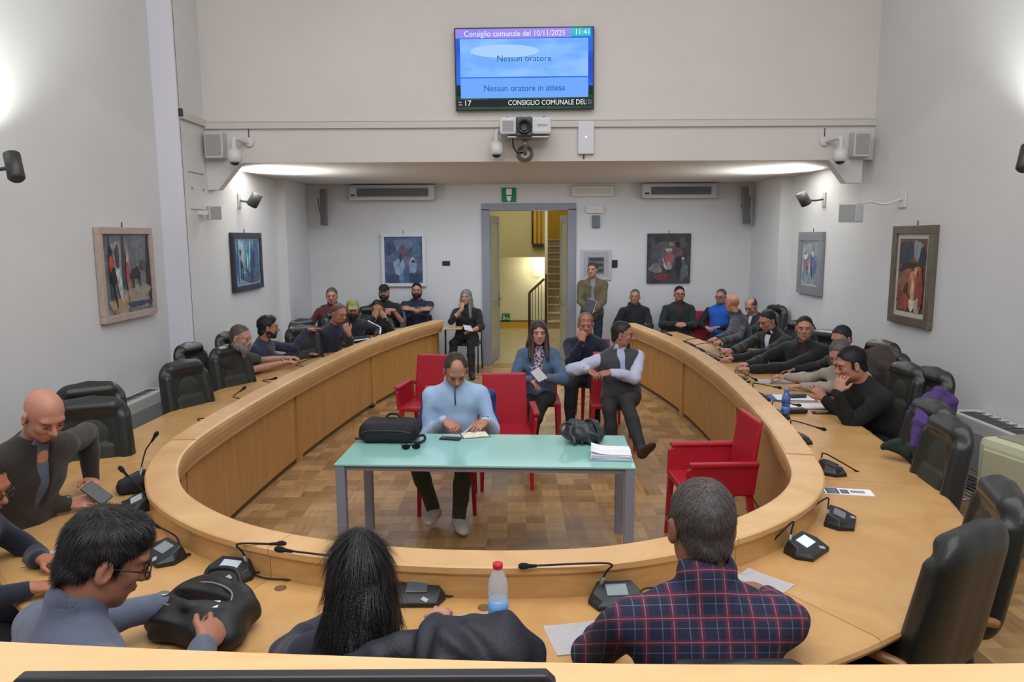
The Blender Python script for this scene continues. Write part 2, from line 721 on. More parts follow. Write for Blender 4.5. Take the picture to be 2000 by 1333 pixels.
def person(label, head, yaw=0, pitch=0, roll=0, ty=None, lean=.1, seatz=.55, s=1.0, w=1.0, res=.008,
           skin='b98768', hair='short', hc='1a1614', hm=1.18, hz=.0, beard=None, bc=None,
           top='20242e', kind='long', tnoise=.12, topmat=None, vneck=None, inner=None, collar=None,
           pants='23242a', shoes='17171a', aL=None, aR=None, hL=None, hR=None, eL=None, eR=None, curl=40,
           legs='sit', kneeL=None, kneeR=None, footL=None, footR=None, floor=0., eyes=True, glasses=None,
           sleeve=None, pel=None, wide=1.0, belly=1.0, women=False, cap=None, neck=1.0, watch=None, cat='person', group=None, wr=.0055):
    """head = centre of the head in the room; yaw/pitch/roll of the head, ty heading of the trunk"""
    _pn[0] += 1
    sd = _pn[0] * 1.7
    H = np.array(head, float)
    ty = yaw if ty is None else ty
    f = heading(ty)
    l = np.array([-f[1], f[0], 0])
    z = np.array([0, 0, 1.])
    stand = legs == 'stand'
    if pel is None:
        pel = np.array([H[0], H[1], 0]) - f * lean
        pel[2] = floor + (.92 * s if stand else seatz)
    P = np.array(pel, float)
    A = head_axes(yaw, pitch, roll)
    nb = H - A[:, 2] * .06 * s - A[:, 1] * .03 * s          # under the skull
    up0 = unit(H - P)
    N = nb - unit(up0 * .75 + z * .35) * .088 * s * neck - f * .012
    up = unit(N - P)
    fw = unit(f - up * np.dot(f, up))
    lf = np.cross(up, fw)
    Lt = np.linalg.norm(N - P)
    root = empty('person', tuple((P[0], P[1], floor)), 0, label, cat, group)
    TR = np.stack([-lf, fw, up], 1)
    shw = (.155 if women else .172) * s * w
    SL = N - up * .085 * s + lf * shw
    SR = N - up * .085 * s - lf * shw
    l1, l2 = .285 * s, .255 * s
    arms = []
    for sg, S_, tg, hnt, ht in ((1, SL, aL, eL, hL), (-1, SR, aR, eR, hR)):
        if tg is None:
            tg = P + fw * .33 * s + lf * sg * .12 * s + z * .12
        Wt = np.array(tg, float)
        hn = np.array(hnt, float) if hnt is not None else ((-z * .55 + lf * sg * .85 - fw * .5) if (not stand and Wt[2] > .7 and Wt[2] < .95) else (-z * 1.0 + lf * sg * .55 - fw * .25))
        E_ = ik(S_, Wt, l1, l2, hn)
        dr = unit(Wt - E_) if ht is None or ht[0] is None else unit(ht[0])
        nn = np.array([0, 0, -1.]) if ht is None or len(ht) < 2 or ht[1] is None else np.array(ht[1], float)
        if abs(np.dot(unit(nn), dr)) > .9:
            nn = -fw
        arms.append((sg, S_, E_, Wt, dr, nn, ht))
    # skin: one continuous body
    b = Field(res)
    b.cap(P + up * .05, N - up * .1 * s, .07 * s, .085 * s, .05)
    b.cap(SL * .93 + SR * .07, SR * .93 + SL * .07, .045 * s, k=.05)
    b.cap(N - up * .03 * s, nb + A[:, 1] * .006, .058 * s * (.86 if women else 1) * (1 + (w - 1) * .6), .053 * s * (.86 if women else 1), .04)
    for sg, S_, E_, Wt, dr, nn, ht in arms:
        m1 = S_ * .5 + E_ * .5
        b.cap(S_, E_, .044 * s, .036 * s, .02)
        b.cap(E_, E_ * .6 + Wt * .4, .036 * s, .038 * s, .012)
        b.cap(E_ * .6 + Wt * .4, Wt, .038 * s, .026 * s, .012)
        c = curl if ht is None or len(ht) < 3 else ht[2]
        # thumb side: towards d x n * side; left palm down -> thumb to the person's right
        hand(b, Wt, dr, nn, -sg, s * (.9 if women else 1.03), c, k=.005)
    add_head(b, H, A, s, wide=wide)
    sk = mat('skin_' + skin, skin, .48, noise=.10, nscale=14, bump=.05, bscale=140)
    body = fobj('body', b, sk, root)
    # head details
    Lc = lambda x, y, zz: H + A @ (np.array([x * wide, y, zz]) * s)
    if eyes:
        for q in (-1, 1):
            bm = BM()
            bmesh.ops.create_uvsphere(bm, u_segments=12, v_segments=10, radius=.0075 * s)
            o = bobj('eye', bm, mat('eye_dark', '1c1512', .15), root, True)
            o.location = Vector(Lc(q * .031, .0865, .002)) - root.location
            o.rotation_euler = Matrix(np.stack([A[:, 0], A[:, 1], A[:, 2]], 1).tolist()).to_euler()
            o.scale = (1.45, .6, .55)
            e = Field(min(res, .004))
            e.cap(Lc(q * .016, .0905, .0195), Lc(q * .034, .092, .0235), .0036 * s, .004 * s, .002)
            e.cap(Lc(q * .034, .092, .0235), Lc(q * .048, .081, .0195), .004 * s, .0026 * s, .002)
            fobj('eyebrow', e, mat('brow_' + (bc or hc), (bc or hc), .8), root)
        e = Field(min(res, .004))
        e.ell(Lc(0, .0905, -.0535), np.array([.0185, .0075, .0036]) * s, A, .003)
        e.ell(Lc(0, .0900, -.0620), np.array([.0155, .0080, .0042]) * s, A, .003)
        fobj('lips', e, mat('lips_' + skin, tuple(int(int(skin[i:i + 2], 16) * q_) for i, q_ in ((0, .9), (2, .72), (4, .72))), .55), root)
    hres = min(res, .006)
    hmat = mat('hair_' + hc, hc, .55, noise=.35, nscale=70)

    def strands(amp):
        def g(x, y, zz):
            return amp * np.sin(70 * x + 3 * np.sin(30 * zz)) * np.sin(60 * y + 2.5 * np.sin(26 * zz + 20 * x))
        return g

    def skull(g, t, k=.01):
        g.ell(Lc(0, -.016, .038), (np.array([.0755 * wide, .0955, .083]) + np.array([t * .75, t * .8, t])) * s, A, k)

    def hairline(g, m_, z0):
        g.cut(Lc(0, 0, z0), A @ np.array([0, m_, -1.]), .026)
    if hair in ('short', 'thick', 'buzz', 'recede', 'ring'):
        t = {'short': .0065, 'thick': .014, 'buzz': .003, 'recede': .006, 'ring': .005}[hair]
        g = Field(hres)
        skull(g, t)
        g.ell(Lc(0, -.045, -.035), (np.array([.058, .05, .06]) + t) * s, A, .02)
        if hair == 'thick':
            g.ell(Lc(0, .03, .085), np.array([.062, .05, .04]) * s, A, .03)
        mm, zz0 = {'short': (hm, hz), 'thick': (hm, hz), 'buzz': (hm, hz), 'recede': (1.35, .015), 'ring': (.9, -.0)}[hair]
        hairline(g, mm, zz0)
        if hair == 'recede':
            g.ell(Lc(0, .075, .1), np.array([.052, .085, .06]) * s, A, .01, 's')
        if hair in ('short', 'thick', 'buzz'):
            g.ell(Lc(0, .11, .036), np.array([.055, .055, .034 if hair != 'thick' else .03]) * s, A, .012, 's')
        if hair == 'ring':
            g.ell(Lc(0, .02, .12), np.array([.068, .11, .075]) * s, A, .01, 's')
        g.ell(Lc(0, .05, -.03), np.array([.085, .05, .05]) * s, A, .01, 's')
        for q in (-1, 1):
            g.ell(Lc(q * .086, -.004, -.012), np.array([.022, .023, .038]) * s, A, .005, 's')
        if hair in ('short', 'thick') and res <= .006:
            for q in (-1, 1):
                g.ell(Lc(q * .0715, .016, .004), np.array([.0045, .008, .022]) * s, A, .008)
        g.disp = strands({'short': .0016, 'thick': .003, 'buzz': .0004, 'recede': .0012, 'ring': .0008}[hair])
        me = g.mesh('hair', tuple(root.location))
        wl = Lc(.01, -.065, .12) - np.array(root.location)
        ax = A[:, 2]

        def flow(P_):
            v_ = P_ - wl
            v_ = v_ / np.maximum(np.linalg.norm(v_, axis=1, keepdims=True), 1e-6)
            return v_ - ax * .35
        near_ = res <= .006
        ls = {'short': .014, 'thick': .022, 'buzz': .006, 'recede': .020, 'ring': .013}[hair]
        me = furry(me, (9000 if near_ else 2600), ls * s, (.0007 if near_ else .0013), flow, int(sd * 10), {'thick': .35}.get(hair, .3))
        link('hair', me, hmat, root)
    elif hair in ('long', 'wavy', 'straight'):
        g = Field(hres)
        skull(g, .010)
        g.ell(Lc(0, -.04, -.03), np.array([.066, .055, .07]) * s, A, .03)
        ln = {'long': .26, 'wavy': .21, 'straight': .33}[hair]
        dn = unit(-up * .95 - A[:, 2] * .2)
        nl = 22
        for i_ in range(nl):
            th = R(-118 + 236 * i_ / (nl - 1))
            dx, dy = math.sin(th), -math.cos(th)
            a0 = Lc(.062 * dx, -.012 + .078 * dy, .045)
            a1 = Lc(.079 * dx, -.012 + .095 * dy, -.03)
            spread_ = .02 + .012 * math.sin(i_ * 2.3)
            fr = abs(th) > R(82)
            a2 = a1 + dn * (.10 + .01 * math.sin(i_ * 1.7)) * s + (A[:, 0] * dx * (.022 if not fr else .0)) * s + fw * (.02 if fr and hair == 'wavy' else 0)
            a3 = a2 + dn * (ln - .10 + .02 * math.sin(i_ * 3.1)) * s + fw * ((.055 if hair != 'straight' else .0) if fr else -.01) * s + A[:, 0] * dx * spread_ * .6 * s
            if hair == 'wavy':
                a2 = a2 + A[:, 0] * .012 * math.sin(i_ * 2.0) * s
            rr_ = .021 * s
            g.cap(a0, a1, rr_, rr_, .012)
            g.cap(a1, a2, rr_, rr_ * .95, .009)
            g.cap(a2, a3, rr_ * .95, rr_ * (.45 if hair != 'straight' else .6), .009)
        g.ell(Lc(0, .075, -.04), np.array([.05, .07, .085]) * s, A, .015, 's')
        g.ell(Lc(0, .112, .026), np.array([.050, .055, .060]) * s, A, .012, 's')
        g.disp = strands(.0015)
        me = g.mesh('hair', tuple(root.location))
        me = furry(me, (16000 if res <= .006 else 1600), (.09 if res <= .006 else .05) * s, (.0008 if res <= .006 else .0013), lambda P_: np.tile(dn, (len(P_), 1)) * 1.5 + (P_ - (Lc(0, 0, .1) - np.array(root.location))) * .6, int(sd * 10), .05)
        link('hair', me, mat('longhair_' + hc, hc, .38, noise=.3, nscale=40, bump=.3, bscale=200), root)
    if beard:
        g = Field(hres)
        t = {'stubble': .0022, 'short': .005, 'full': .011, 'long': .014}[beard]
        g.ell(Lc(0, .02, -.03), (np.array([.06, .066, .078]) + t) * s, A, .02)
        g.ell(Lc(0, .03, -.07), (np.array([.05, .05, .036]) + t) * s, A, .02)
        g.ell(Lc(0, .064, -.098), (np.array([.02, .018, .016]) + t) * s, A, .02)
        for q in (-1, 1):
            g.ell(Lc(q * .043, 0, -.055), (np.array([.02, .04, .04]) + t) * s, A, .02)
        if beard == 'long':
            g.cap(Lc(0, .06, -.09), Lc(0, .062, -.15), .04 * s, .02 * s, .03)
        g.cut(Lc(0, 0, -.026), A @ np.array([0, .45, 1.]), .008)
        g.cut(Lc(0, -.02, -.02), A @ np.array([0, -1., .15]), .006)
        if beard != 'stubble':
            g.ell(Lc(0, .088, -.0405), (np.array([.025, .005, .0045]) + t * .6) * s, A, .008)
        for q in (-1, 1) if beard != 'stubble' else ():
            g.cap(Lc(q * .024, .086, -.043), Lc(q * .031, .076, -.068), (.003 + t * .6) * s, (.004 + t * .6) * s, .006)
        g.ell(Lc(0, .103, -.0575), np.array([.020, .022, .0085]) * s, A, .004, 's')
        g.disp = strands(.0008 if beard == 'stubble' else .002)
        bcol = bc or hc
        me = g.mesh('beard', tuple(root.location))
        if beard != 'stubble':
            me = furry(me, (5000 if res <= .006 else 1500), (.012 if beard != 'long' else .03) * s, (.0006 if res <= .006 else .001), lambda P_: np.tile(-up * 1.0 + A[:, 1] * .3, (len(P_), 1)), int(sd * 7), .3)
        link('beard', me, mat('beard_' + bcol, bcol, .8, noise=.4, nscale=90, bump=.4, bscale=200), root)
    if cap:
        g = Field(hres)
        skull(g, .016)
        g.cut(Lc(0, 0, .045), A @ np.array([0, -.1, -1.]), .004)
        g.rbox(Lc(0, .115, .052), np.array([.062, .05, .006]) * s, A @ np.array(Matrix.Rotation(R(-14), 3, 'X')), .006, .008)
        fobj('cap', g, mat('cap_' + cap, cap, .8, noise=.15, nscale=30), root)
    if glasses:
        gm = mat('eyeglass_' + glasses, glasses, .3)
        bm = BM()
        up_ = .0
        zz = .055 if women == 'up' else 0
        for q in (-1, 1):
            cx, cy, cz = q * .033, .101, .000 + zz
            pts = [Lc(cx + .024 * math.cos(a) * (1.0), cy, cz + .017 * math.sin(a)) for a in [2 * PI * i / 14 for i in range(15)]]
            atube(bm, pts, .0021 * s, 6)
            atube(bm, [Lc(q * .057, .100, .006 + zz), Lc(q * .079, .06, .008 + zz), Lc(q * .083, 0, .004 + zz)], .0023 * s, 6)
        atube(bm, [Lc(-.010, .102, .004 + zz), Lc(0, .107, .007 + zz), Lc(.010, .102, .004 + zz)], .002 * s, 6)
        o = bobj('eyeglasses', bm, gm, root)
        o.location = -root.location
    # the top
    cw = .013
    tm = topmat or mat('cloth_' + top, top, .85, noise=tnoise, nscale=22, bump=.25, bscale=260, sheen=.15)

    def trunk(g, t, low=.0):
        g.ell(P + up * .02, np.array([.158 * w, .118 * belly, .13]) * s + t, TR, .05)
        g.ell(P + up * .33 * Lt + fw * .012, np.array([.142 * w * (.9 if women else 1), .112 * belly, .15]) * s + t, TR, .06)
        g.ell(P + up * .66 * Lt + fw * .006, np.array([.158 * w * (.92 if women else 1), .108, .16]) * s + t, TR, .06)
        if women:
            for q in (-1, 1):
                g.ell(P + up * .62 * Lt + fw * .085 * s + lf * q * .065 * s, np.array([.055, .05, .055]) * s, TR, .03)
        g.cap(SL * .90 + SR * .10 - up * .012, SR * .90 + SL * .10 - up * .012, .050 * s + t, k=.06)
        g.cap(N - up * .015 * s, SL * .82 + SR * .18 + up * .0 * s, .052 * s + t * .6, .048 * s + t, .05)
        g.cap(N - up * .015 * s, SR * .82 + SL * .18 + up * .0 * s, .052 * s + t * .6, .048 * s + t, .05)

    def necks(g, t=.0, st_=.045):
        a = nb + A[:, 1] * .0
        g.cap(N + unit(a - N) * st_, a + unit(a - N) * .2, (.060 + t) * s * (.86 if women else 1), k=.008, op='s')
    if inner or vneck:
        g = Field(res)
        trunk(g, cw * .35)
        necks(g, .002, .08)
        if collar in ('shirt', 'inner'):
            for q in (-1, 1):
                g.rbox(N + fw * .062 * s + up * .03 * s + lf * q * .032 * s, np.array([.022, .006, .032]) * s, TR @ np.array(Matrix.Rotation(q * R(28), 3, 'Y')), .005, .006)
        if isinstance(inner, (list, tuple)):
            im = inner[1]
        else:
            im = mat('cloth_' + (inner or 'c8c8cc'), inner or 'c8c8cc', .8, noise=.08, nscale=22, bump=.15, bscale=260)
        fobj('shirt', g, im, root)
    g = Field(res)
    g.disp = wrinkle(wr, 21, sd)
    t = cw * (1.5 if vneck else 1)
    trunk(g, t)
    smat = sleeve
    gs = g
    if smat:
        gs = Field(res)
        gs.disp = wrinkle(wr, 26, sd)
    for sg, S_, E_, Wt, dr, nn, ht in arms:
        if kind == 'long':
            gs.cap(S_, E_, .052 * s * (1 + (w - 1) * .5) + t * .5, .044 * s + t * .5, .03)
            e2 = Wt - unit(Wt - E_) * .012
            gs.cap(E_, E_ * .6 + e2 * .4, .045 * s + t * .5, .043 * s + t * .5, .02)
            gs.cap(E_ * .6 + e2 * .4, e2, .043 * s + t * .5, .034 * s + t * .3, .02)
        elif kind == 'half':
            gs.cap(S_, E_, .052 * s * (1 + (w - 1) * .5) + t * .5, .044 * s + t * .5, .03)
            gs.cap(E_, E_ * .65 + Wt * .35, .044 * s + t * .5, .043 * s + t * .6, .02)
        else:
            gs.cap(S_, S_ * .35 + E_ * .65, .055 * s * (1 + (w - 1) * .5) + t * .5, .052 * s + t * .6, .03)
    if vneck:
        vw, vd = vneck
        a0 = N + fw * .09 * s + up * .04
        a1 = N + fw * .13 * s - up * vd
        g.cap(a0, a1, vw * 1.0, vw * .35, .008, 's')
    if not (collar in ('stand', 'high') or (collar == 'shirt' and not vneck)):
        necks(g, .0 if not vneck else .006)
    if kind == 'vest':
        pass
    if collar in ('shirt', 'stand', 'high'):
        hgt = {'shirt': .03, 'stand': .024, 'high': .032}[collar]
        nd = unit(nb - N)
        g.cap(N + nd * .0, N + nd * hgt * s, .078 * s * (.9 if women else 1), .076 * s * (.9 if women else 1), .012)
        g.cap(N + nd * .05, N + nd * .2 * s, .060 * s * (.88 if women else 1), .060 * s * (.88 if women else 1), .004, 's')
        if collar == 'shirt' and not vneck:
            g.cap(N + fw * .08 * s + up * .08, N + fw * .09 * s - up * .03, .02, .004, .006, 's')
    if collar == 'hood':
        g.cap(N - fw * .075 * s + lf * .06 + up * .01, N - fw * .075 * s - lf * .06 + up * .01, .045 * s, k=.03)
        for q in (-1, 1):
            g.cap(N - fw * .06 * s + lf * q * .07 + up * .015, N + fw * .05 * s + lf * q * .045 + up * .0, .034 * s, .022 * s, .02)
        necks(g, .004)
    fobj({'vest': 'vest'}.get(kind, 'jacket' if vneck else 'top'), g, tm, root)
    if smat:
        fobj('sleeves', gs, smat, root)
    if watch:
        for sg, S_, E_, Wt, dr, nn, ht in arms:
            if sg == watch:
                ad = unit(Wt - E_)
                o_ = Vector(Wt - ad * .005) - root.location
                q = Vector(ad).to_track_quat('Z', 'Y').to_matrix().to_4x4()
                bm = BM()
                alathe(bm, [(.031 * s, -.009), (.034 * s, -.009), (.034 * s, .009), (.031 * s, .009)], 20, Matrix.Translation(o_) @ q)
                side = unit(np.cross(ad, np.cross((0, 0, 1), ad)))
                q2 = Vector(side).to_track_quat('Z', 'Y').to_matrix().to_4x4()
                alathe(bm, [(.017, 0), (.02, .003), (.02, .008), (.017, .01)], 18, Matrix.Translation(o_ + Vector(side) * .031 * s) @ q2)
                bobj('wristwatch', bm, mat('watch_metal', 'a9a7a0', .25, metal=.9), root)
    # legs
    g = Field(max(res, .010))
    hipw = .085 * s * w
    fl = np.array([0, 0, floor])
    feet = []
    for sg in (1, -1):
        hp = P + lf * sg * hipw + np.array([0, 0, -.02])
        kn = (kneeL if sg > 0 else kneeR)
        ft = (footL if sg > 0 else footR)
        if stand:
            kn = P + l * sg * .1 * s + f * .02 - z * .44 * s if kn is None else kn
            ft = np.array([P[0], P[1], floor + .09]) + l * sg * .11 * s if ft is None else ft
        else:
            kn = np.array([P[0], P[1], floor + .50 * s]) + f * .43 * s + l * sg * .13 * s if kn is None else np.array(kn, float)
            ft = np.array([kn[0], kn[1], floor + .09]) + f * .02 if ft is None else np.array(ft, float)
        kn = np.array(kn, float)
        ft = np.array(ft, float)
        g.cap(hp, kn, .088 * s * (1 + (w - 1) * .4), .064 * s, .04)
        g.cap(kn, kn * .6 + ft * .4, .063 * s, .06 * s, .02)
        g.cap(kn * .6 + ft * .4, ft, .06 * s, .048 * s, .02)
        feet.append((sg, kn, ft))
    g.ell(P, np.array([.165 * w, .12, .11]) * s, TR, .05)
    g.disp = wrinkle(.004, 19, sd)
    fobj('trousers', g, mat('cloth_' + pants, pants, .85, noise=.15, nscale=18, bump=.2, bscale=200), root)
    for sg, kn, ft in feet:
        sh = unit(ft - kn)
        fd_ = unit(f * 1.0 + l * sg * .25 - sh * np.dot(f, sh) * (1 if sh[2] > -.85 else 0))
        hu = np.cross(fd_, np.cross(z, fd_)) if sh[2] < -.85 else -sh
        hu = unit(hu)
        bs = ft + sh * .045
        g = Field(.007 if res < .0075 else .009)
        A2 = np.stack([np.cross(fd_, hu), fd_, hu], 1)
        g.cap(ft + sh * .0, bs, .046 * s, .044 * s, .02)
        g.ell(bs + fd_ * .02 * s, np.array([.042, .075, .036]) * s, A2, .02)
        g.ell(bs + fd_ * .11 * s - hu * .008 * s, np.array([.046, .085, .03]) * s, A2, .03)
        g.cut(bs - hu * .038 * s, -hu, .005)
        fobj('shoe', g, mat('shoe_' + shoes, shoes, .6, noise=.15, nscale=20), root)
    root['N'] = 0
    del root['N']
    root_info = dict(root=root, P=P, N=N, up=up, fw=fw, lf=lf, H=H, A=A, arms=arms, TR=TR, Lt=Lt, s=s)
    return root_info
# ---------------------------------------------------------------- room
plaster = mat('plaster', 'd6d6d6', .9, noise=.025, nscale=1.2, bump=.04, bscale=60)
plaster_hi = mat('plaster_upper', 'd6d0ca', .9, noise=.025, nscale=1.0, bump=.04, bscale=60)
white = mat('white_paint', 'e4e4e6', .5)
greywhite = mat('grey_plastic', 'b9babd', .5)
offwhite = mat('ivory_plastic', 'd6d3c8', .5)
steel = mat('steel', '9a9ca0', .35, metal=.8)
black = mat('black_plastic', '151517', .45)
dark = mat('dark_grey', '35383c', .5)
rubber = mat('rubber', '101010', .7)
paper = mat('paper', 'e9e9ee', .8, noise=.02, nscale=30)


def struct(name, o):
    o.name = name
    o['kind'] = 'structure'
    return o


def sbox(name, lo, hi, mt, bev=0):
    return struct(name, box(name, lo, hi, mt, None, bev))


def parquet():
    M = D.materials.new('parquet')
    M.use_nodes = True
    nt = M.node_tree
    b = nt.nodes['Principled BSDF']
    tc = nt.nodes.new('ShaderNodeTexCoord')
    mp = nt.nodes.new('ShaderNodeMapping')
    mp.inputs['Scale'].default_value = (1 / .145,) * 3
    mp.inputs['Location'].default_value = (.3, .2, 0)
    nt.links.new(tc.outputs['Object'], mp.inputs['Vector'])
    sp = nt.nodes.new('ShaderNodeSeparateXYZ')
    nt.links.new(mp.outputs['Vector'], sp.inputs['Vector'])

    def mth(op, a, b_=None):
        n = nt.nodes.new('ShaderNodeMath')
        n.operation = op
        for i, x in enumerate((a, b_)):
            if x is None:
                continue
            if isinstance(x, (int, float)):
                n.inputs[i].default_value = x
            else:
                nt.links.new(x, n.inputs[i])
        return n.outputs[0]
    fx = mth('FLOOR', sp.outputs['X'])
    fy = mth('FLOOR', sp.outputs['Y'])
    par = mth('FLOORED_MODULO', mth('ADD', fx, fy), 2.0)
    ux = mth('FRACT', sp.outputs['X'])
    uy = mth('FRACT', sp.outputs['Y'])
    st = mth('ADD', mth('MULTIPLY', ux, par), mth('MULTIPLY', uy, mth('SUBTRACT', 1.0, par)))
    sx = mth('FLOOR', mth('MULTIPLY', st, 5.0))
    cv = nt.nodes.new('ShaderNodeCombineXYZ')
    nt.links.new(fx, cv.inputs[0])
    nt.links.new(fy, cv.inputs[1])
    wn = nt.nodes.new('ShaderNodeTexWhiteNoise')
    nt.links.new(cv.outputs[0], wn.inputs['Vector'])
    cv2 = nt.nodes.new('ShaderNodeCombineXYZ')
    nt.links.new(fx, cv2.inputs[0])
    nt.links.new(fy, cv2.inputs[1])
    nt.links.new(sx, cv2.inputs[2])
    wn2 = nt.nodes.new('ShaderNodeTexWhiteNoise')
    nt.links.new(cv2.outputs[0], wn2.inputs['Vector'])
    big = nt.nodes.new('ShaderNodeTexNoise')
    big.inputs['Scale'].default_value = .35
    nt.links.new(mp.outputs['Vector'], big.inputs['Vector'])
    v = mth('ADD', mth('ADD', mth('MULTIPLY', wn.outputs['Value'], .5), mth('MULTIPLY', wn2.outputs['Value'], .22)), mth('MULTIPLY', big.outputs['Fac'], .3))
    fr = mth('FRACT', mth('MULTIPLY', st, 5.0))
    gap = mth('LESS_THAN', fr, .04)
    v2 = mth('SUBTRACT', v, mth('MULTIPLY', gap, .12))
    r = nt.nodes.new('ShaderNodeValToRGB')
    el = r.color_ramp.elements
    el[0].position = .1
    el[0].color = lin('7d5c38')
    el[1].position = .95
    el[1].color = lin('c39c69')
    e = el.new(.5)
    e.color = lin('a17b4d')
    nt.links.new(v2, r.inputs['Fac'])
    nt.links.new(r.outputs['Color'], b.inputs['Base Color'])
    b.inputs['Roughness'].default_value = .38
    return M


YF = 8.65      # face of the upper wall
YB = 12.33     # far wall
XL, XR = -3.49, 4.14
CEI = 6.3
floor_o = sbox('floor', (-4.6, -1.8, -.1), (5.0, YB + .12, 0), parquet())
# far wall with the doorway
DX0, DX1, DZ = -.43, .97, 2.60
bm = BM()
abox(bm, (XL - .3, YB, 0), (DX0, YB + .12, 3.1))
abox(bm, (DX1, YB, 0), (XR + .3, YB + .12, 3.1))
abox(bm, (DX0, YB, DZ), (DX1, YB + .12, 3.1))
struct('wall_back', bobj('wall_back', bm, plaster))
bm = BM()
abox(bm, (XL - .13, 8.02, 0), (XL, YB, 3.0 - 1e-4))
abox(bm, (XL - .13, 8.02, 3.0), (XL, YF + .3, CEI))
abox(bm, (-3.9, -1.8, 0), (-3.74, 8.02, CEI))
struct('wall_left', bobj('wall_left', bm, plaster))
sbox('trim_1', (-3.74, 7.99, 0), (XL, 8.03, CEI), mat('pier_lit_tone', 'dcdce4', .85))  # brighter lavender light on the pier front, painted into its plaster colour
bm = BM()
abox(bm, (XR, -1.8, 0), (XR + .16, YB, CEI))
struct('wall_right', bobj('wall_right', bm, plaster))
sbox('trim_2', (XL - .02, 11.1, 0), (XL + .14, YB, 3.0), plaster)
sbox('trim_3', (XR - .17, 11.05, 0), (XR + .02, YB, 3.0), plaster)
sbox('wall_upper', (XL - .1, YF, 3.0), (XR + .1, YF + .2, CEI), plaster_hi)
sbox('ceiling', (XL - .2, YF + .2, 3.0), (XR + .2, YB + .1, 3.12), mat('low_ceiling', 'cfccc8', .75))
sbox('ceiling_high', (-4.0, -1.9, CEI), (4.4, YF + .3, CEI + .1), plaster)
sbox('wall_front', (-4.0, -1.9, 0), (4.4, -1.8, CEI), plaster)
# cable trunking along the upper wall
bm = BM()
abox(bm, (XL, YF - .035, 3.375), (XR, YF, 3.455), .006)
abox(bm, (XL, YF - .042, 3.448), (XR, YF, 3.46), .003)
struct('trim_4', bobj('trim_4', bm, mat('trunk', 'cdc7bf', .6)))
bm = BM()
abox(bm, (XL, 8.02, 3.40), (XL + .03, YF, 3.48), .005)
abox(bm, (XL - .0, 8.0, 3.42), (XL + .04, 8.03, 3.5), .005, None, 1)
struct('trim_5', bobj('trim_5', bm, [mat('trunk', 'cdc7bf', .6), dark]))
# brackets under the upper wall
prism('corbel', [(XL, 3.0), (XL + .42, 3.0), (XL + .36, 2.98), (XL + .12, 2.70), (XL, 2.70)], 1, YF - .0, YF + .14, plaster)['kind'] = 'structure'
D.objects['corbel'].name = 'trim_6'
o = prism('trim_7', [(XR - .50, 3.0), (XR - .11, 3.0), (XR - .11, 2.74), (XR - .29, 2.74), (XR - .44, 2.93)], 1, YF - .0, YF + .14, plaster)
o['kind'] = 'structure'
# access panel outline on the left wall
bm = BM()
for z0 in (2.86, 2.46):
    abox(bm, (XL, 8.15, z0), (XL + .006, 8.55, z0 + .008))
for y0 in (8.2, 8.5):
    abox(bm, (XL, y0, 2.68), (XL + .012, y0 + .015, 2.70))
o = bobj('wall_hatch', bm, mat('seam', '8c8985', .8))
tag(o, 'flush painted access panel outlined in the left wall beside the pier', 'access panel')

# door frame and leaves
frm = mat('frame_grey', '8c8f98', .45)
bm = BM()
a, b_ = DX0, DX1
abox(bm, (a - .06, YB - .03, 0), (a + .07, YB + .14, DZ), .008)
abox(bm, (b_ - .04, YB - .03, 0), (b_ + .10, YB + .14, DZ), .008)
abox(bm, (a - .06, YB - .03, DZ - .03), (b_ + .10, YB + .14, DZ + .09), .008)
struct('trim_8', bobj('trim_8', bm, frm))


def leaf(name, hx, sg, ang):
    """double-door leaf hinged at hx, opening into the corridor"""
    t = empty(name, (hx, YB + .10, 0), ang)
    t['kind'] = 'structure'
    wd = .66 * sg
    lm = mat('door_paint', 'a4a5a8', .4)
    bm = BM()
    x0, x1 = (0, wd) if wd > 0 else (wd, 0)
    for lo, hi in (((x0, 0, .02), (x0 + .09, .045, 2.5)), ((x1 - .09, 0, .02), (x1, .045, 2.5)), ((x0 + .09, 0, .02), (x1 - .09, .045, .25)),
                   ((x0 + .09, 0, 2.38), (x1 - .09, .045, 2.5)), ((x0 + .09, 0, .98), (x1 - .09, .045, 1.08))):
        abox(bm, lo, hi, .004)
    bobj('leaf_frame', bm, lm, t)
    bm = BM()
    abox(bm, (x0 + .09, .015, .25), (x1 - .09, .03, .98))
    abox(bm, (x0 + .09, .015, 1.08), (x1 - .09, .03, 2.38))
    bobj('leaf_panel', bm, mat('frosted_panel', 'b9b592', .3, noise=.05), t)
    bm = BM()
    hxp = x1 - .045 if wd > 0 else x0 + .045
    abox(bm, (hxp - .02, -.012, .9), (hxp + .02, 0, 1.16), .004)
    atube(bm, [(hxp, 0, 1.06), (hxp, -.05, 1.06), (hxp - .12 * sg, -.055, 1.06)], .009)
    bobj('door_handle', bm, steel, t)
    return t


leaf('door_1', DX0 + .08, 1, R(78))
leaf('door_2', DX1 - .05, -1, R(-84))

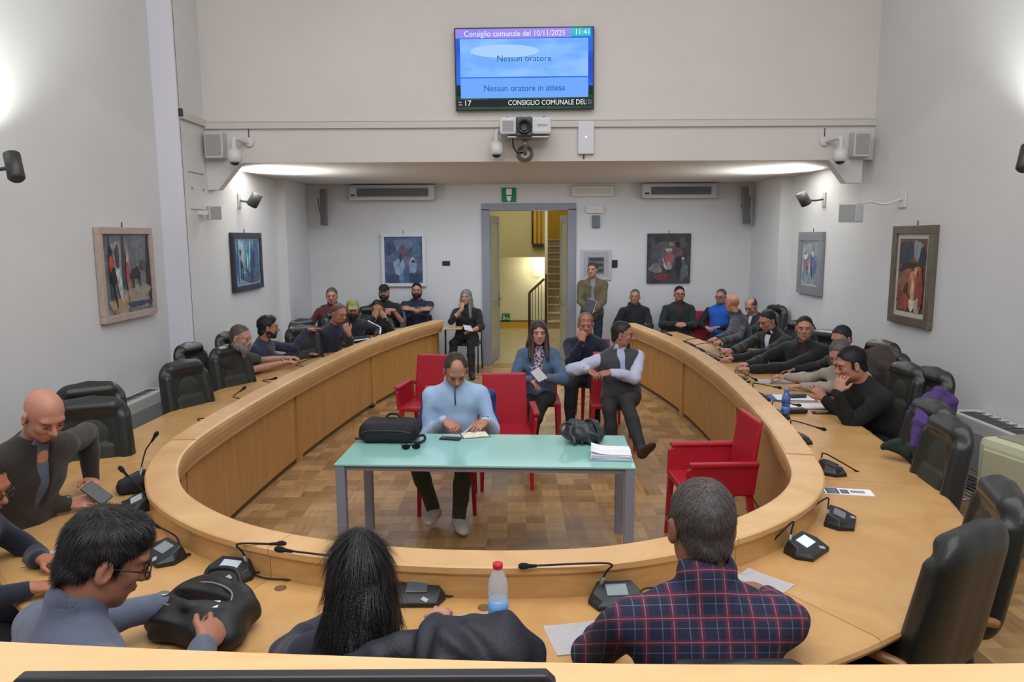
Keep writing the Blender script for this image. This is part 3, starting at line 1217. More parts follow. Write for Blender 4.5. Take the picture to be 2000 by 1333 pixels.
# corridor and stairs behind
cy0 = YB + .12
ccream = mat('corridor_cream', 'd8d4b4', .8, noise=.03, nscale=2)
sbox('floor_corridor', (-1.6, cy0, -.1), (3.0, 21.5, 0), mat('corridor_floor', 'b7a988', .25, noise=.06, nscale=3))
CW = 17.3
bm = BM()
abox(bm, (-1.6, CW, .17), (.82, CW + .1, 4.5))
struct('wall_corridor', bobj('wall_corridor', bm, ccream))
sbox('baseboard_corridor', (-1.6, CW - .02, 0), (.82, CW + .1, .17), mat('yellow_band', 'c9a13c', .6))
sbox('trim_9', (-1.6, CW - .03, .165), (.82, CW, .185), dark)
sbox('wall_corridor_left', (-1.7, cy0, 0), (-1.6, CW, 4.5), ccream)
sbox('wall_corridor_right', (2.2, cy0, 0), (2.3, 21.4, 4.5), ccream)
sbox('wall_stairwell', (.9, 21.2, 1.9), (2.3, 21.4, 4.6), mat('stair_yellow', 'c39a25', .7, noise=.05))
sbox('ceiling_corridor', (-1.7, cy0, 3.3), (2.3, 16.2, 3.4), ccream)
sbox('ceiling_stairs', (-1.7, 16.2, 4.5), (2.3, 21.5, 4.6), ccream)
# landing slab over the low wall
lz = W(1000, 503, 16.3).z
sbox('trim_10', (-1.6, 16.3, lz), (W(1064, 480, 16.3).x, 16.5, 3.35), mat('landing_front', 'b3aa7e', .8))
sbox('trim_11', (-1.6, 16.5, lz), (W(1064, 480, 16.3).x, CW, lz + .1), ccream)
st = empty('staircase', (1.15, 17.2, 0), 0, 'flight of beige marble stairs rising behind the open double door', 'stairs')
sm = mat('marble_step', '9a8c72', .45, noise=.08, nscale=6)
for i in range(12):
    bm = BM()
    abox(bm, (-.30, .28 * i, 0), (.62, .28 * (i + 1) + .02, .172 * (i + 1) - .03))
    abox(bm, (-.31, .28 * i - .03, .172 * (i + 1) - .03), (.63, .28 * (i + 1) + .02, .172 * (i + 1)), .006, None, 1)
    bobj('step', bm, [sm, mat('marble_tread', 'b8ab90', .35, noise=.06, nscale=6)], st)
hr = empty('stair_railing', (0, 0, 0), 0, 'dark iron stair railing with a wooden handrail beyond the open door', 'railing')
p0 = W(1034, 572, 16.1)
p1 = W(1063, 545, 16.1)
hm_ = mat('handrail_wood', '6a4a2e', .4)
iron = mat('iron', '2a2622', .5)
tube('handrail', [p0 + Vector((0, 0, 0)), (p0 + p1) / 2, p1], .028, hm_, hr)
tube('newel_post', [(p0.x, 16.1, 0), (p0.x, 16.1, p0.z)], .03, iron, hr)
tube('newel_post', [(p1.x + .04, 16.1, 0), (p1.x + .04, 16.1, p1.z + .1)], .022, iron, hr)
for i in range(1, 5):
    x = p0.x + (p1.x - p0.x) * i / 5
    z = p0.z + (p1.z - p0.z) * i / 5
    tube('baluster', [(x, 16.1, .02), (x, 16.1, z)], .007, iron, hr)
ur = empty('landing_railing', (0, 0, 0), 0, 'dark metal railing of the upper landing above the stairs', 'railing')
q0 = W(1040, 478, 16.25)
q1 = W(1062, 478, 16.25)
q2 = W(1062, 415, 16.25)
box('kerb', (q0.x, 16.2, q0.z - .06), (q1.x, 16.28, q0.z + .02), iron, ur)
for x in (q0.x, (q0.x * .6 + q1.x * .4), (q0.x * .25 + q1.x * .75)):
    tube('baluster', [(x, 16.25, q0.z), (x, 16.25, q2.z + .2)], .018 if x == q0.x else .008, iron, ur)
box('yellow_infill', (q0.x, 16.29, q0.z), (q1.x, 16.298, 3.2), mat('stair_yellow', 'c39a25', .7, noise=.05), ur)
o = tube('stair_column', [(W(1067, 480, 16.2).x, 16.2, 0), (W(1067, 480, 16.2).x, 16.2, 3.3)], .035, mat('pole_white', 'd9d6c8', .4), None, 12)
tag(o, 'slim white column standing at the side of the staircase', 'column')
p = W(988, 621, CW - .03)
sg = empty('exit_sign', (p.x, CW - .02, p.z), 0, 'small green emergency exit sign low on the corridor wall', 'sign')
grn = mat('sign_green', '1d7a4c', .5)
wht = mat('sign_white', 'f2f2f2', .5)
box('sign_plate', (-.095, -.01, -.095), (.095, 0, .095), grn, sg)
bm = BM()
aprism(bm, [(-.06, .05), (-.045, .065), (-.03, .05), (-.045, .035)], 1, -.014, -.01)
aprism(bm, [(-.065, .03), (-.03, .03), (-.02, -.02), (.0, -.05), (-.015, -.06), (-.035, -.02), (-.06, -.05), (-.075, -.04), (-.05, -.01)], 1, -.014, -.01)
aprism(bm, [(.01, -.01), (.05, .02), (.04, -.01), (.08, -.045), (.07, -.055), (.03, -.025), (.01, -.04)], 1, -.014, -.01)
bobj('running_figure', bm, wht, sg)
p = W(1055, 530, CW)
o = lathe('wall_lamp', [(.04, -.08), (.09, -.02), (.10, .05), (.05, .09)], mat('lamp_glow', 'fff6d8', .5, emit=5), None, 16, Matrix.Translation((p.x - .05, CW - .12, p.z)))
tag(o, 'glowing wall lamp on the cream wall beside the stairs', 'wall lamp')

# ---------------------------------------------------------------- far-wall fittings
def fit(name, u0, v0, u1, v1, y, dy, mt, label=None, cat=None, bev=.01, parent=None):
    a_ = W(u0, v1, y)
    b2 = W(u1, v0, y)
    o = box(name, (a_.x, y - dy, a_.z), (b2.x, y, b2.z), mt, parent, bev)
    if label:
        tag(o, label, cat)
    return o, a_, b2


def aircon(u0, v0, u1, v1, label):
    a_ = W(u0, v1, YB)
    b2 = W(u1, v0, YB)
    w_, h_ = b2.x - a_.x, b2.z - a_.z
    t = empty('air_conditioner', (a_.x, YB, a_.z), 0, label, 'air conditioner', 'air conditioners on the far wall')
    d = .22
    bm = BM()
    abox(bm, (0, -d, 0), (w_, 0, h_), .03)
    bobj('casing', bm, mat('ac_casing', 'b9b8b6', .45), t)
    box('grille_recess', (.14, -d - .004, .05), (w_ - .10, -d + .01, h_ - .06), mat('ac_dark', '4b4e50', .5), t, .004)
    bm = BM()
    for i in range(9):
        z = .055 + (h_ - .12) * i / 8
        abox(bm, (.145, -d - .014, z), (w_ - .105, -d - .004, z + .006))
    bobj('grille', bm, mat('ac_slat', '6a6d70', .5), t)
    bm = BM()
    abox(bm, (.03, -d - .006, .05), (.12, -d + .005, h_ - .05), .004)
    abox(bm, (.04, -d - .01, .055), (.11, -d - .005, .085), .002, None, 1)
    bobj('control_panel', bm, [greywhite, black], t)
    box('air_outlet', (.03, -d - .012, .0), (w_ - .03, -d + .02, .018), mat('lip', 'd3d3d2', .4), t, .004)
    return t


aircon(686, 362, 851, 392, 'white wall air conditioner above the blue painting on the far wall')
aircon(1250, 359, 1395, 388, 'white wall air conditioner above the dark unframed painting on the far wall')


def column_speaker(u, v0, v1, wpx, tilt, label, wire):
    a_ = W(u, v1, YB - .16)
    b2 = W(u, v0, YB - .16)
    h_ = b2.z - a_.z
    t = empty('column_speaker', (a_.x, YB - .16, (a_.z + b2.z) / 2), 0, label, 'speaker', 'column speakers high on the far wall')
    t.rotation_euler = (0, tilt, 0)
    bm = BM()
    abox(bm, (-.05, -.06, -h_ / 2), (.05, .05, h_ / 2), .014)
    bobj('cabinet', bm, mat('speaker_grey', '7b7a7c', .6), t)
    bm = BM()
    abox(bm, (-.042, -.066, -h_ / 2 + .02), (.042, -.055, h_ / 2 - .02), .004)
    bobj('grille', bm, mat('speaker_mesh', '6d6c70', .8, bump=.5, bscale=500), t)
    bm = BM()
    abox(bm, (-.02, .04, -.03), (.02, .17, .03))
    bobj('bracket', bm, dark, t)
    c = tube('cable', bez([(.05 * wire, .05, -h_ / 2 + .1), (.1 * wire, .1, 0), (.13 * wire, .14, h_ / 2 - .15)], 5), .006, black, t)
    return t


column_speaker(634, 369, 441, 12, R(1), 'tall grey column speaker in the left corner of the far wall', -1)
column_speaker(1455, 365, 438, 13, R(-5), 'tall grey column speaker tilted in the right corner of the far wall', 1)

e_, a_, b2 = fit('sign_plate', 980, 367, 1008, 395, YB, .02, grn)
sg = empty('emergency_exit_sign', ((a_.x + b2.x) / 2, YB, (a_.z + b2.z) / 2), 0, 'green emergency exit sign with white down arrow above the double door', 'sign')
e_.parent = sg
e_.location = -sg.location
bm = BM()
abox(bm, (-.045, -.026, -.0), (.045, -.02, .10))
aprism(bm, [(-.045, -.02), (.045, -.02), (.025, -.07), (.04, -.07), (0, -.115), (-.04, -.07), (-.025, -.07)], 1, -.026, -.02)
bobj('down_arrow', bm, wht, sg)
a_ = W(1117, 385, YB)
b2 = W(1198, 363, YB)
el = empty('emergency_light', (a_.x, YB, a_.z), 0, 'slim ivory emergency light fitting above the grey door frame', 'light fitting')
w_, h_ = b2.x - a_.x, b2.z - a_.z
box('housing', (0, -.07, 0), (w_, 0, h_), offwhite, el, .02)
box('wall_mount', (.04, -.02, .03), (w_ - .04, 0, h_ - .03), greywhite, el)
box('diffuser', (.05, -.078, .05), (w_ - .05, -.06, h_ - .05), mat('diff', 'c4c1b4', .3), el, .01)
fit('junction_box', 1144, 402, 1179, 417, YB, .05, offwhite, 'ivory junction box under the emergency light', 'junction box')
o, _, _ = fit('wall_keypad', 1156, 421, 1171, 445, YB, .05, mat('keypad', '6f7274', .5), None)
tag(o, 'small grey alarm box below the ivory junction box', 'alarm box')
o, _, _ = fit('wall_socket_plate', 864, 510, 879, 519, YB, .02, black, 'black socket plate on the far wall beside the blue painting', 'socket')
o, _, _ = fit('light_switch_plate', 1195, 508, 1206, 523, YB, .02, black, 'black switch plate right of the grey electrical panel', 'switch')
a_ = W(1134, 547, YB)
b2 = W(1194, 488, YB)
w_, h_ = b2.x - a_.x, b2.z - a_.z
ep = empty('electrical_panel', (a_.x, YB, a_.z), 0, 'recessed grey electrical panel behind the standing man', 'electrical panel')
bm = BM()
for lo, hi in (((0, 0), (w_, .05)), ((0, h_ - .05), (w_, h_)), ((0, .05), (.05, h_ - .05)), ((w_ - .05, .05), (w_, h_ - .05))):
    abox(bm, (lo[0], -.03, lo[1]), (hi[0], 0, hi[1]), .004)
bobj('frame', bm, greywhite, ep)
box('panel_door', (.05, -.022, .05), (w_ - .05, 0, h_ - .05), mat('ep_door', 'a9aaad', .4), ep)
bm = BM()
abox(bm, (.12, -.026, .10), (w_ - .12, -.02, h_ - .12), .004)
for i in range(3):
    abox(bm, (.14, -.032, .14 + i * .09), (w_ - .14, -.024, .18 + i * .09), .002, None, 1)
bobj('breaker_window', bm, [mat('ep_glass', '6c6f74', .15), dark], ep)


# ---------------------------------------------------------------- paintings
def painting(x, y, z, w_, h_, rz, frame, fw_, depth, bg, blobs, label, mat2=None, nail=True, paint_noise=.5):
    """canvas in local x,z; blobs: (cx, cz, rx, rz, colour) in fractions, rotated if a sixth value is given"""
    t = empty('painting', (x, y, z), rz, label, 'painting')
    if frame:
        bm = BM()
        fr = [((0, 0), (w_, fw_)), ((0, h_ - fw_), (w_, h_)), ((0, fw_), (fw_, h_ - fw_)), ((w_ - fw_, fw_), (w_, h_ - fw_))]
        for lo, hi in fr:
            abox(bm, (lo[0] - w_ / 2, -depth, lo[1]), (hi[0] - w_ / 2, 0, hi[1]), .006)
        bobj('frame', bm, frame, t)
    i0 = fw_ if frame else 0
    if mat2:
        box('mount', (-w_ / 2 + i0, -depth * .55, i0), (w_ / 2 - i0, -depth * .3, h_ - i0), mat2[0], t)
        i0 += mat2[1]
    bm = BM()
    x0, x1, z0, z1 = -w_ / 2 + i0, w_ / 2 - i0, i0, h_ - i0
    yy = -depth * (.6 if frame else 1.0)
    abox(bm, (x0, yy, z0), (x1, yy + .012, z1))
    mats = [mat('canvas_' + bg, bg, .7, noise=paint_noise, nscale=7)]
    for i, bl in enumerate(blobs):
        cx, cz, rx, rz_, c = bl[:5]
        an = R(bl[5]) if len(bl) > 5 else 0
        pts = []
        for k in range(12):
            q = 2 * PI * k / 12
            rr = 1 + .18 * math.sin(3 * q + i) + .1 * math.cos(5 * q + 2 * i)
            px, pz = rx * w_ * rr * math.cos(q), rz_ * h_ * rr * math.sin(q)
            px, pz = px * math.cos(an) - pz * math.sin(an), px * math.sin(an) + pz * math.cos(an)
            pts.append((min(max(x0 + (x1 - x0) * cx + px, x0), x1), min(max(z0 + (z1 - z0) * cz + pz, z0), z1)))
        mt = mat('paint_' + c, c, .65, noise=.35, nscale=14)
        if mt not in mats:
            mats.append(mt)
        yk = yy - .0006 * (i + 1)
        vs = [bm.verts.new((p_[0], yk, p_[1])) for p_ in pts]
        ff = bm.faces.new(vs)
        ff.material_index = mats.index(mt)
    me = D.meshes.new('canvas')
    bm.to_mesh(me)
    bm.free()
    link('canvas', me, mats, t)
    if nail:
        tube('hanging_hook', [(0, -.004, h_), (0, -.004, h_ + .05)], .005, dark, t)
    return t


# left wall (hung on X = -3.74, face towards +X): rz = +90
painting(-3.735, 7.15, 1.375, 1.0, .88, R(90), mat('frame_ash', 'b3a297', .5, noise=.1, nscale=12), .065, .05, '6d7076',
         [(.35, .62, .16, .3, '8f8f8a'), (.75, .7, .2, .25, '70747a'), (.15, .55, .05, .35, '3b4047'), (.42, .62, .05, .33, '414a52'), (.95, .5, .05, .4, '33333c'),
          (.7, .2, .25, .14, '9a9080'), (.3, .1, .2, .1, 'a08a68'), (.72, .1, .28, .03, '3f4a66'), (.16, .64, .045, .09, 'b9493f'), (.16, .78, .03, .05, '2b2a2c'),
          (.18, .47, .05, .1, '24262c'), (.2, .25, .02, .15, '30343a', 8), (.28, .7, .03, .16, '4a3f38'), (.29, .4, .04, .18, 'b9bec2', 8),
          (.47, .5, .028, .16, 'b2474a'), (.48, .7, .02, .05, 'c9b49c'), (.48, .24, .012, .12, 'b58d72'), (.64, .5, .1, .06, '34302f', 12), (.58, .4, .015, .08, '2e2a2a'), (.72, .42, .015, .08, '2e2a2a'), (.82, .6, .06, .05, '56524c')],
         'large ash framed painting of women in red and a dog on the left wall')
painting(XL + .003, 9.72, 1.47, 1.06, .745, R(90), mat('frame_navy', '2c2e3b', .4), .07, .05, '6f8fa4',
         [(.2, .6, .12, .4, '8fb2c4'), (.5, .6, .1, .4, '5c8099'), (.62, .6, .05, .3, 'a7c6d6'), (.85, .5, .14, .45, '44607c'), (.1, .5, .04, .4, '36608a'), (.6, .15, .3, .1, '4a5a74'),
          (.22, .62, .04, .12, 'a78b74'), (.2, .72, .025, .06, '2c2c2c'), (.22, .42, .045, .08, '2c4043'), (.2, .22, .018, .13, '33404a'), (.27, .22, .018, .13, '33404a'),
          (.64, .45, .04, .35, '2b4763'), (.75, .58, .03, .16, '2c4764'), (.45, .3, .03, .12, '3f5670', 50), (.45, .52, .025, .13, '9cc0d2')],
         'navy framed painting in pale blues on the left alcove wall', (mat('mount_grey', '98a2ac', .6), .018))
a_ = W(747, 560, YB)
b2 = W(831, 456, YB)
painting((a_.x + b2.x) / 2, YB - .002, a_.z, b2.x - a_.x, b2.z - a_.z, 0, mat('frame_white', 'd6d6dc', .4), .055, .05, '4d5f7e',
         [(.5, .8, .2, .15, '6a7894'), (.15, .75, .12, .12, '36456b'), (.5, .68, .12, .12, '5d5266'), (.85, .72, .1, .14, '4c6888'), (.2, .4, .15, .16, '525d80'), (.6, .45, .3, .1, '6b6478'),
          (.38, .33, .12, .2, '7f97b0'), (.74, .33, .09, .15, '8097b4'), (.42, .55, .03, .1, '2a3148'), (.74, .5, .05, .05, 'a9aebc'), (.75, .47, .04, .03, '252b3a'), (.45, .12, .06, .12, '5f7f9c'), (.2, .1, .15, .1, '3a4160'), (.8, .1, .15, .12, '2c4160')],
         'tall blue abstract painting in a white frame on the far wall')
a_ = W(1262, 553, YB)
b2 = W(1349, 456, YB)
painting((a_.x + b2.x) / 2, YB - .002, a_.z, b2.x - a_.x, b2.z - a_.z, 0, None, 0, .04, '3a383d',
         [(.45, .6, .3, .28, '55545a'), (.2, .6, .12, .25, '4b4b50'), (.85, .25, .1, .2, '5a5c64'), (.8, .8, .1, .12, '4e4c52'), (.2, .3, .15, .1, '75706f'), (.35, .12, .2, .08, '6b3038'),
          (.5, .66, .07, .05, 'a9a6a4'), (.54, .5, .07, .16, '8a4f54'), (.46, .48, .05, .08, '9a4048'), (.5, .34, .07, .08, '8f8a88'), (.4, .38, .02, .12, 'b3adb0', 15), (.73, .62, .09, .08, '6b4842'), (.7, .78, .05, .06, '1d1b1d'), (.72, .35, .07, .2, '23222c'), (.82, .5, .03, .03, 'a6a2a0'), (.55, .78, .06, .04, '8d8450')],
         'dark unframed painting of figures in red and grey on the far wall')
painting(XR - .003, 10.2, 1.335, .80, .855, R(-90), mat('frame_silver', '8d9095', .35, metal=.3), .12, .05, '8f9a9a',
         [(.5, .15, .4, .1, '7f8f96'), (.5, .55, .35, .14, '6a86ae'), (.25, .55, .06, .15, 'b4593e'), (.32, .68, .04, .05, 'c9b9a4'), (.65, .5, .07, .18, '8c5148'), (.68, .72, .05, .05, 'd0cdc4'), (.2, .65, .08, .04, 'd9d9d6'), (.8, .42, .08, .14, '4f6da6'), (.5, .4, .03, .12, '9fb5c8'), (.35, .35, .012, .1, '5b4a44'), (.65, .28, .012, .1, '4b3a38')],
         'silver framed painting of small blue figures on the right alcove wall', (mat('mount_pale', 'b4b6b6', .6), .02))
painting(XR - .003, 7.59, 1.22, .78, 1.02, R(-90), mat('frame_bronze', '756c60', .35, metal=.35, noise=.15), .085, .055, '5f4a40',
         [(.25, .8, .2, .14, '3b3f48'), (.7, .85, .12, .1, '8a9196'), (.9, .75, .1, .1, '2c2f34'), (.5, .6, .3, .05, '3a2c2a'), (.35, .4, .2, .14, '8a5a40'), (.7, .45, .14, .14, 'a56b4c'), (.55, .5, .05, .05, 'c69468'), (.7, .55, .06, .05, 'd2a47a'),
          (.25, .15, .18, .1, '7a4630'), (.6, .28, .05, .14, 'c9a487'), (.75, .35, .05, .16, '94402f'), (.35, .3, .05, .08, '4d2c22'), (.8, .1, .1, .08, 'b2a896'), (.6, .1, .08, .06, 'cfc6b4'), (.4, .12, .06, .1, '9b4a30'), (.9, .3, .05, .2, '8e3a2e')],
         'tall bronze framed painting of a crowd in browns on the right wall', (mat('mount_cream', 'c2bcb2', .6), .05))
painting(XR - .003, 5.42, 1.12, .7, .9, R(-90), mat('frame_silver2', '85827c', .35, metal=.35), .09, .05, '4a4640', [(.3, .5, .2, .3, '6f6455'), (.7, .4, .2, .2, '3a3632')],
         'metal framed painting cut off at the right edge of the view', nail=False)

# ---------------------------------------------------------------- upper wall: television, projector, cameras
a_ = W(890, 216, YF - .06)
b2 = W(1161, 53, YF - .06)
tw, th = b2.x - a_.x, b2.z - a_.z
tv = empty('television', ((a_.x + b2.x) / 2, YF - .06, (a_.z + b2.z) / 2), 0, 'large flat television showing the council session screen high on the wall', 'television')
tv.rotation_euler = (0, R(-.4), 0)
box('bezel', (-tw / 2, -.02, -th / 2), (tw / 2, .03, th / 2), black, tv, .006)
box('wall_mount', (-.3, .03, -.2), (.3, .06, .2), dark, tv)


def screenmat(name, c, e=1.0, c2=None, axis=None):
    M = mat(name, c, .4, emit=e)
    M.node_tree.nodes['Principled BSDF'].inputs['Base Color'].default_value = (0, 0, 0, 1)
    M.node_tree.nodes['Principled BSDF'].inputs['Specular IOR Level'].default_value = .1
    if c2:
        nt = M.node_tree
        b = nt.nodes['Principled BSDF']
        tc = nt.nodes.new('ShaderNodeTexCoord')
        n = nt.nodes.new('ShaderNodeTexNoise')
        n.inputs['Scale'].default_value = 2.2
        mp = nt.nodes.new('ShaderNodeMapping')
        mp.inputs['Scale'].default_value = (1, 1, 2.5)
        r = nt.nodes.new('ShaderNodeValToRGB')
        r.color_ramp.elements[0].position = .4
        r.color_ramp.elements[1].position = .62
        r.color_ramp.elements[0].color = lin(c)
        r.color_ramp.elements[1].color = lin(c2)
        nt.links.new(tc.outputs['Object'], mp.inputs['Vector'])
        nt.links.new(mp.outputs['Vector'], n.inputs['Vector'])
        nt.links.new(n.outputs['Fac'], r.inputs['Fac'])
        nt.links.new(r.outputs['Color'], b.inputs['Emission Color'])
    return M


sw, sh_ = tw - .03, th - .03


def sp(x0, y0, x1, y1, mt, k, name='screen_area'):   # fractions of the screen, from its top left corner
    return box(name, (-sw / 2 + sw * x0, -.0215 - .0012 * k, sh_ / 2 - sh_ * y1), (-sw / 2 + sw * x1, -.0205, sh_ / 2 - sh_ * y0), mt, tv)


sp(0, 0, 1, 1, screenmat('scr_sky', '2f6fe8', .9, '1f50d8'), 0, 'screen')
sp(0, .80, 1, 1, screenmat('scr_grass', '3d7a46', .5, '2a5a40'), 1)
sp(0, .70, .03, .83, screenmat('scr_tree', '2a4438', .4), 1)
sp(.97, .72, 1, .83, screenmat('scr_tree', '2a4438', .4), 1)
sp(0, 0, .84, .115, screenmat('scr_purple', '8f8cf0', .95, 'a98ff2'), 2, 'title_bar')
sp(.84, 0, .985, .105, screenmat('scr_teal', '22b8cc', .95, '3fd0d0'), 2, 'clock_box')
sp(.03, .125, .965, .60, screenmat('scr_panel', '72acff', 1.0, '8ec2ff'), 3, 'speaker_box')
sp(.03, .615, .965, .865, screenmat('scr_panel2', '6ea8ff', 1.0), 3, 'waiting_box')
sp(.03, .600, .5, .612, screenmat('scr_line', '2a78d8', .9), 4, 'divider_line')
sp(.68, .600, .965, .612, screenmat('scr_line', '2a78d8', .9), 4, 'divider_line')
sp(0, .885, 1, .975, screenmat('scr_black', '23262f', .8), 4, 'ticker_bar')
# a soft pale cloud inside the panel picture
bm = BM()
vs = [bm.verts.new((-.22 + .5 * math.cos(q) * sw * .5, -.0268, .19 + .07 * math.sin(q))) for q in [2 * PI * k / 30 for k in range(30)]]
bm.faces.new(vs)
bobj('pale_cloud', bm, screenmat('scr_cloud', 'a8d2fb', 1.0), tv)
RX = Matrix.Rotation(R(90), 4, 'X')


def tx(s, fx, fy, size, c, al='LEFT', e=1.0, xs=1.0):
    return text(s, size, screenmat('ink_' + c, c, e), tv, Matrix.Translation((-sw / 2 + sw * fx, -.0285, sh_ / 2 - sh_ * fy)) @ RX, 'screen_text', al, xs)


tx('Consiglio comunale del 10/11/2025', .06, .065, .085, 'eef0ff', xs=.93)
tx('11:41', .865, .055, .085, 'e6ffff', xs=.95)
tx('Nessun oratore', .497, .375, .095, '1f5a96', 'CENTER', .8)
tx('Nessun oratore in attesa', .497, .745, .095, '1f5a96', 'CENTER', .8, .95)
tx('17', .05, .93, .085, 'f4f4f8')
tx('CONSIGLIO COMUNALE DEL', .375, .93, .078, 'f4f4f8', xs=.86)
tx('10/', .94, .93, .078, '8a8c96', xs=.86)
tx('lun', .012, .912, .03, 'd8d8e0')
tx('nov', .012, .945, .03, 'd8d8e0')

PY_ = YF - .42
pa = W(976, 262, PY_)
pb = W(1077, 228, PY_)
pw, ph = pb.x - pa.x, pb.z - pa.z
pr = empty('projector', ((pa.x + pb.x) / 2, PY_, (pa.z + pb.z) / 2), 0, 'white projector on a wall arm just below the television', 'projector')
box('casing', (-pw / 2, 0, -ph / 2), (pw / 2, .33, ph / 2), mat('proj_white', 'cfcfd1', .4), pr, .025)
bm = BM()
abox(bm, (-.105, -.02, -ph / 2 - .03), (.075, .02, ph / 2 - .0), .02)
bobj('lens_bezel', bm, mat('proj_dark', '33363f', .3), pr)
lathe('lens', [(.078, 0), (.08, .03), (.062, .035), (.05, .015), (.02, .012)], mat('lens_glass', '11141c', .08), pr, 24, Matrix.Translation((-.015, -.02, -.015)) @ Matrix.Rotation(R(90), 4, 'X'))
bm = BM()
for i in range(9):
    abox(bm, (-pw / 2 + .03, -.006, -ph / 2 + .03 + i * .013), (-.13, 0, -ph / 2 + .037 + i * .013))
bobj('vent_slats', bm, mat('vent_slat', '9ea0a2', .5), pr)
text('EPSON', .035, mat('ink_grey', '6a6a70', .5), pr, Matrix.Translation((.13, -.003, 0)) @ RX, 'lettering')
bm = BM()
abox(bm, (-.2, .05, -ph / 2 - .035), (.26, .28, -ph / 2 - .01), .006)
atube(bm, [(0, .17, -ph / 2 - .03), (0, .17, -ph / 2 - .10), (.0, .30, -ph / 2 - .16), (0, .40, -ph / 2 - .17)], .022)
bobj('mount_arm', bm, steel, pr)
lathe('mount_disc', [(.095, 0), (.095, .02), (.06, .03), (.05, .05)], mat('disc', '8d8b88', .35, metal=.6), pr, 28, Matrix.Translation((.0, .415, -ph / 2 - .17)) @ Matrix.Rotation(R(90), 4, 'X'))
tube('power_cable', bez([(-.14, .1, -ph / 2 - .03), (-.13, .15, -ph / 2 - .12), (-.08, .3, -ph / 2 - .17), (-.02, .37, -ph / 2 - .15)], 6), .008, black, pr)
for i, (x0, x1) in enumerate(((-.2, -.06), (-.04, .0), (.05, .04), (.22, .14))):
    za = ph / 2
    tube('video_cable', bez([(x0, .37, za + .06), ((x0 + x1) / 2 - .03, .33, za + .015), (x1, .2, za - .01)], 6), .0055, black, pr)


def dome(u, v, y, label, side):
    p = W(u, v, y)
    t = empty('dome_camera', tuple(p), 0, label, 'security camera', 'white dome cameras on the upper wall')
    lathe('housing', [(.03, .10), (.045, .098), (.058, .08), (.075, .075), (.078, .0), (.072, -.035), (.055, -.055)][::-1], mat('cam_white', 'd2d3d6', .35), t)
    lathe('dome_lens', [(.005, -.088), (.03, -.082), (.047, -.066), (.052, -.05)], mat('cam_dark', '232326', .12), t)
    bm = BM()
    atube(bm, bez([(0, 0, .09), (0, 0, .19), (.02 * side, .05, .21), (.06 * side, .14, .2), (.09 * side, YF - y, .19)], 5), .028, 10)
    bobj('bracket_arm', bm, mat('cam_white', 'd2d3d6', .35), t)
    lathe('wall_plate', [(.055, 0), (.055, .02), (.04, .03)], mat('cam_white', 'd2d3d6', .35), t, 20, Matrix.Translation((.10 * side, YF - y, .19)) @ Matrix.Rotation(R(90), 4, 'X'))
    tube('cable', [(.10 * side, YF - y - .01, .24), (.10 * side, YF - y - .01, .34)], .005, dark, t)
    return t


dome(458, 308, YF - .22, 'white dome camera at the left end of the upper wall', 1)
dome(970, 293, YF - .22, 'white dome camera hanging beside the projector arm', 1)
dome(1641, 306, YF - .22, 'white dome camera at the right end of the upper wall', -1)


def wallspk(u0, v0, u1, v1, label):
    a2 = W(u0, v1, YF - .15)
    b3 = W(u1, v0, YF - .15)
    t = empty('wall_speaker', (a2.x, YF, a2.z), 0, label, 'speaker', 'square speakers at the ends of the upper wall')
    w_, h_ = b3.x - a2.x, b3.z - a2.z
    box('cabinet', (0, -.15, 0), (w_, 0, h_), mat('spk_case', 'c4c3c2', .5), t, .015)
    box('grille', (.02, -.157, .03), (w_ - .02, -.145, h_ - .03), mat('spk_mesh', 'a5a6a9', .8, bump=.5, bscale=400), t, .004)
    return t


wallspk(400, 257, 433, 309, 'square white speaker against the left wall under the trunking')
wallspk(1667, 256, 1703, 306, 'square white speaker against the right wall under the trunking')
a2 = W(1128, 302, YF)
b3 = W(1160, 238, YF)
ap = empty('wireless_access_box', (a2.x, YF, a2.z), 0, 'tall white wall box right of the projector', 'wall box')
box('casing', (0, -.05, 0), (b3.x - a2.x, 0, b3.z - a2.z), mat('ap', 'd4d4dc', .4), ap, .012)
lathe('indicator', [(.008, 0), (.008, .004)], mat('led', 'ffffff', .3, emit=1.5), ap, 10, Matrix.Translation((.09, -.05, .19)) @ Matrix.Rotation(R(90), 4, 'X'))
tube('cable', [(.07, -.02, 0), (.07, -.02, -.05)], .007, dark, ap)
box('wall_mount', (.03, -.01, .05), (b3.x - a2.x - .03, 0, b3.z - a2.z - .05), greywhite, ap)


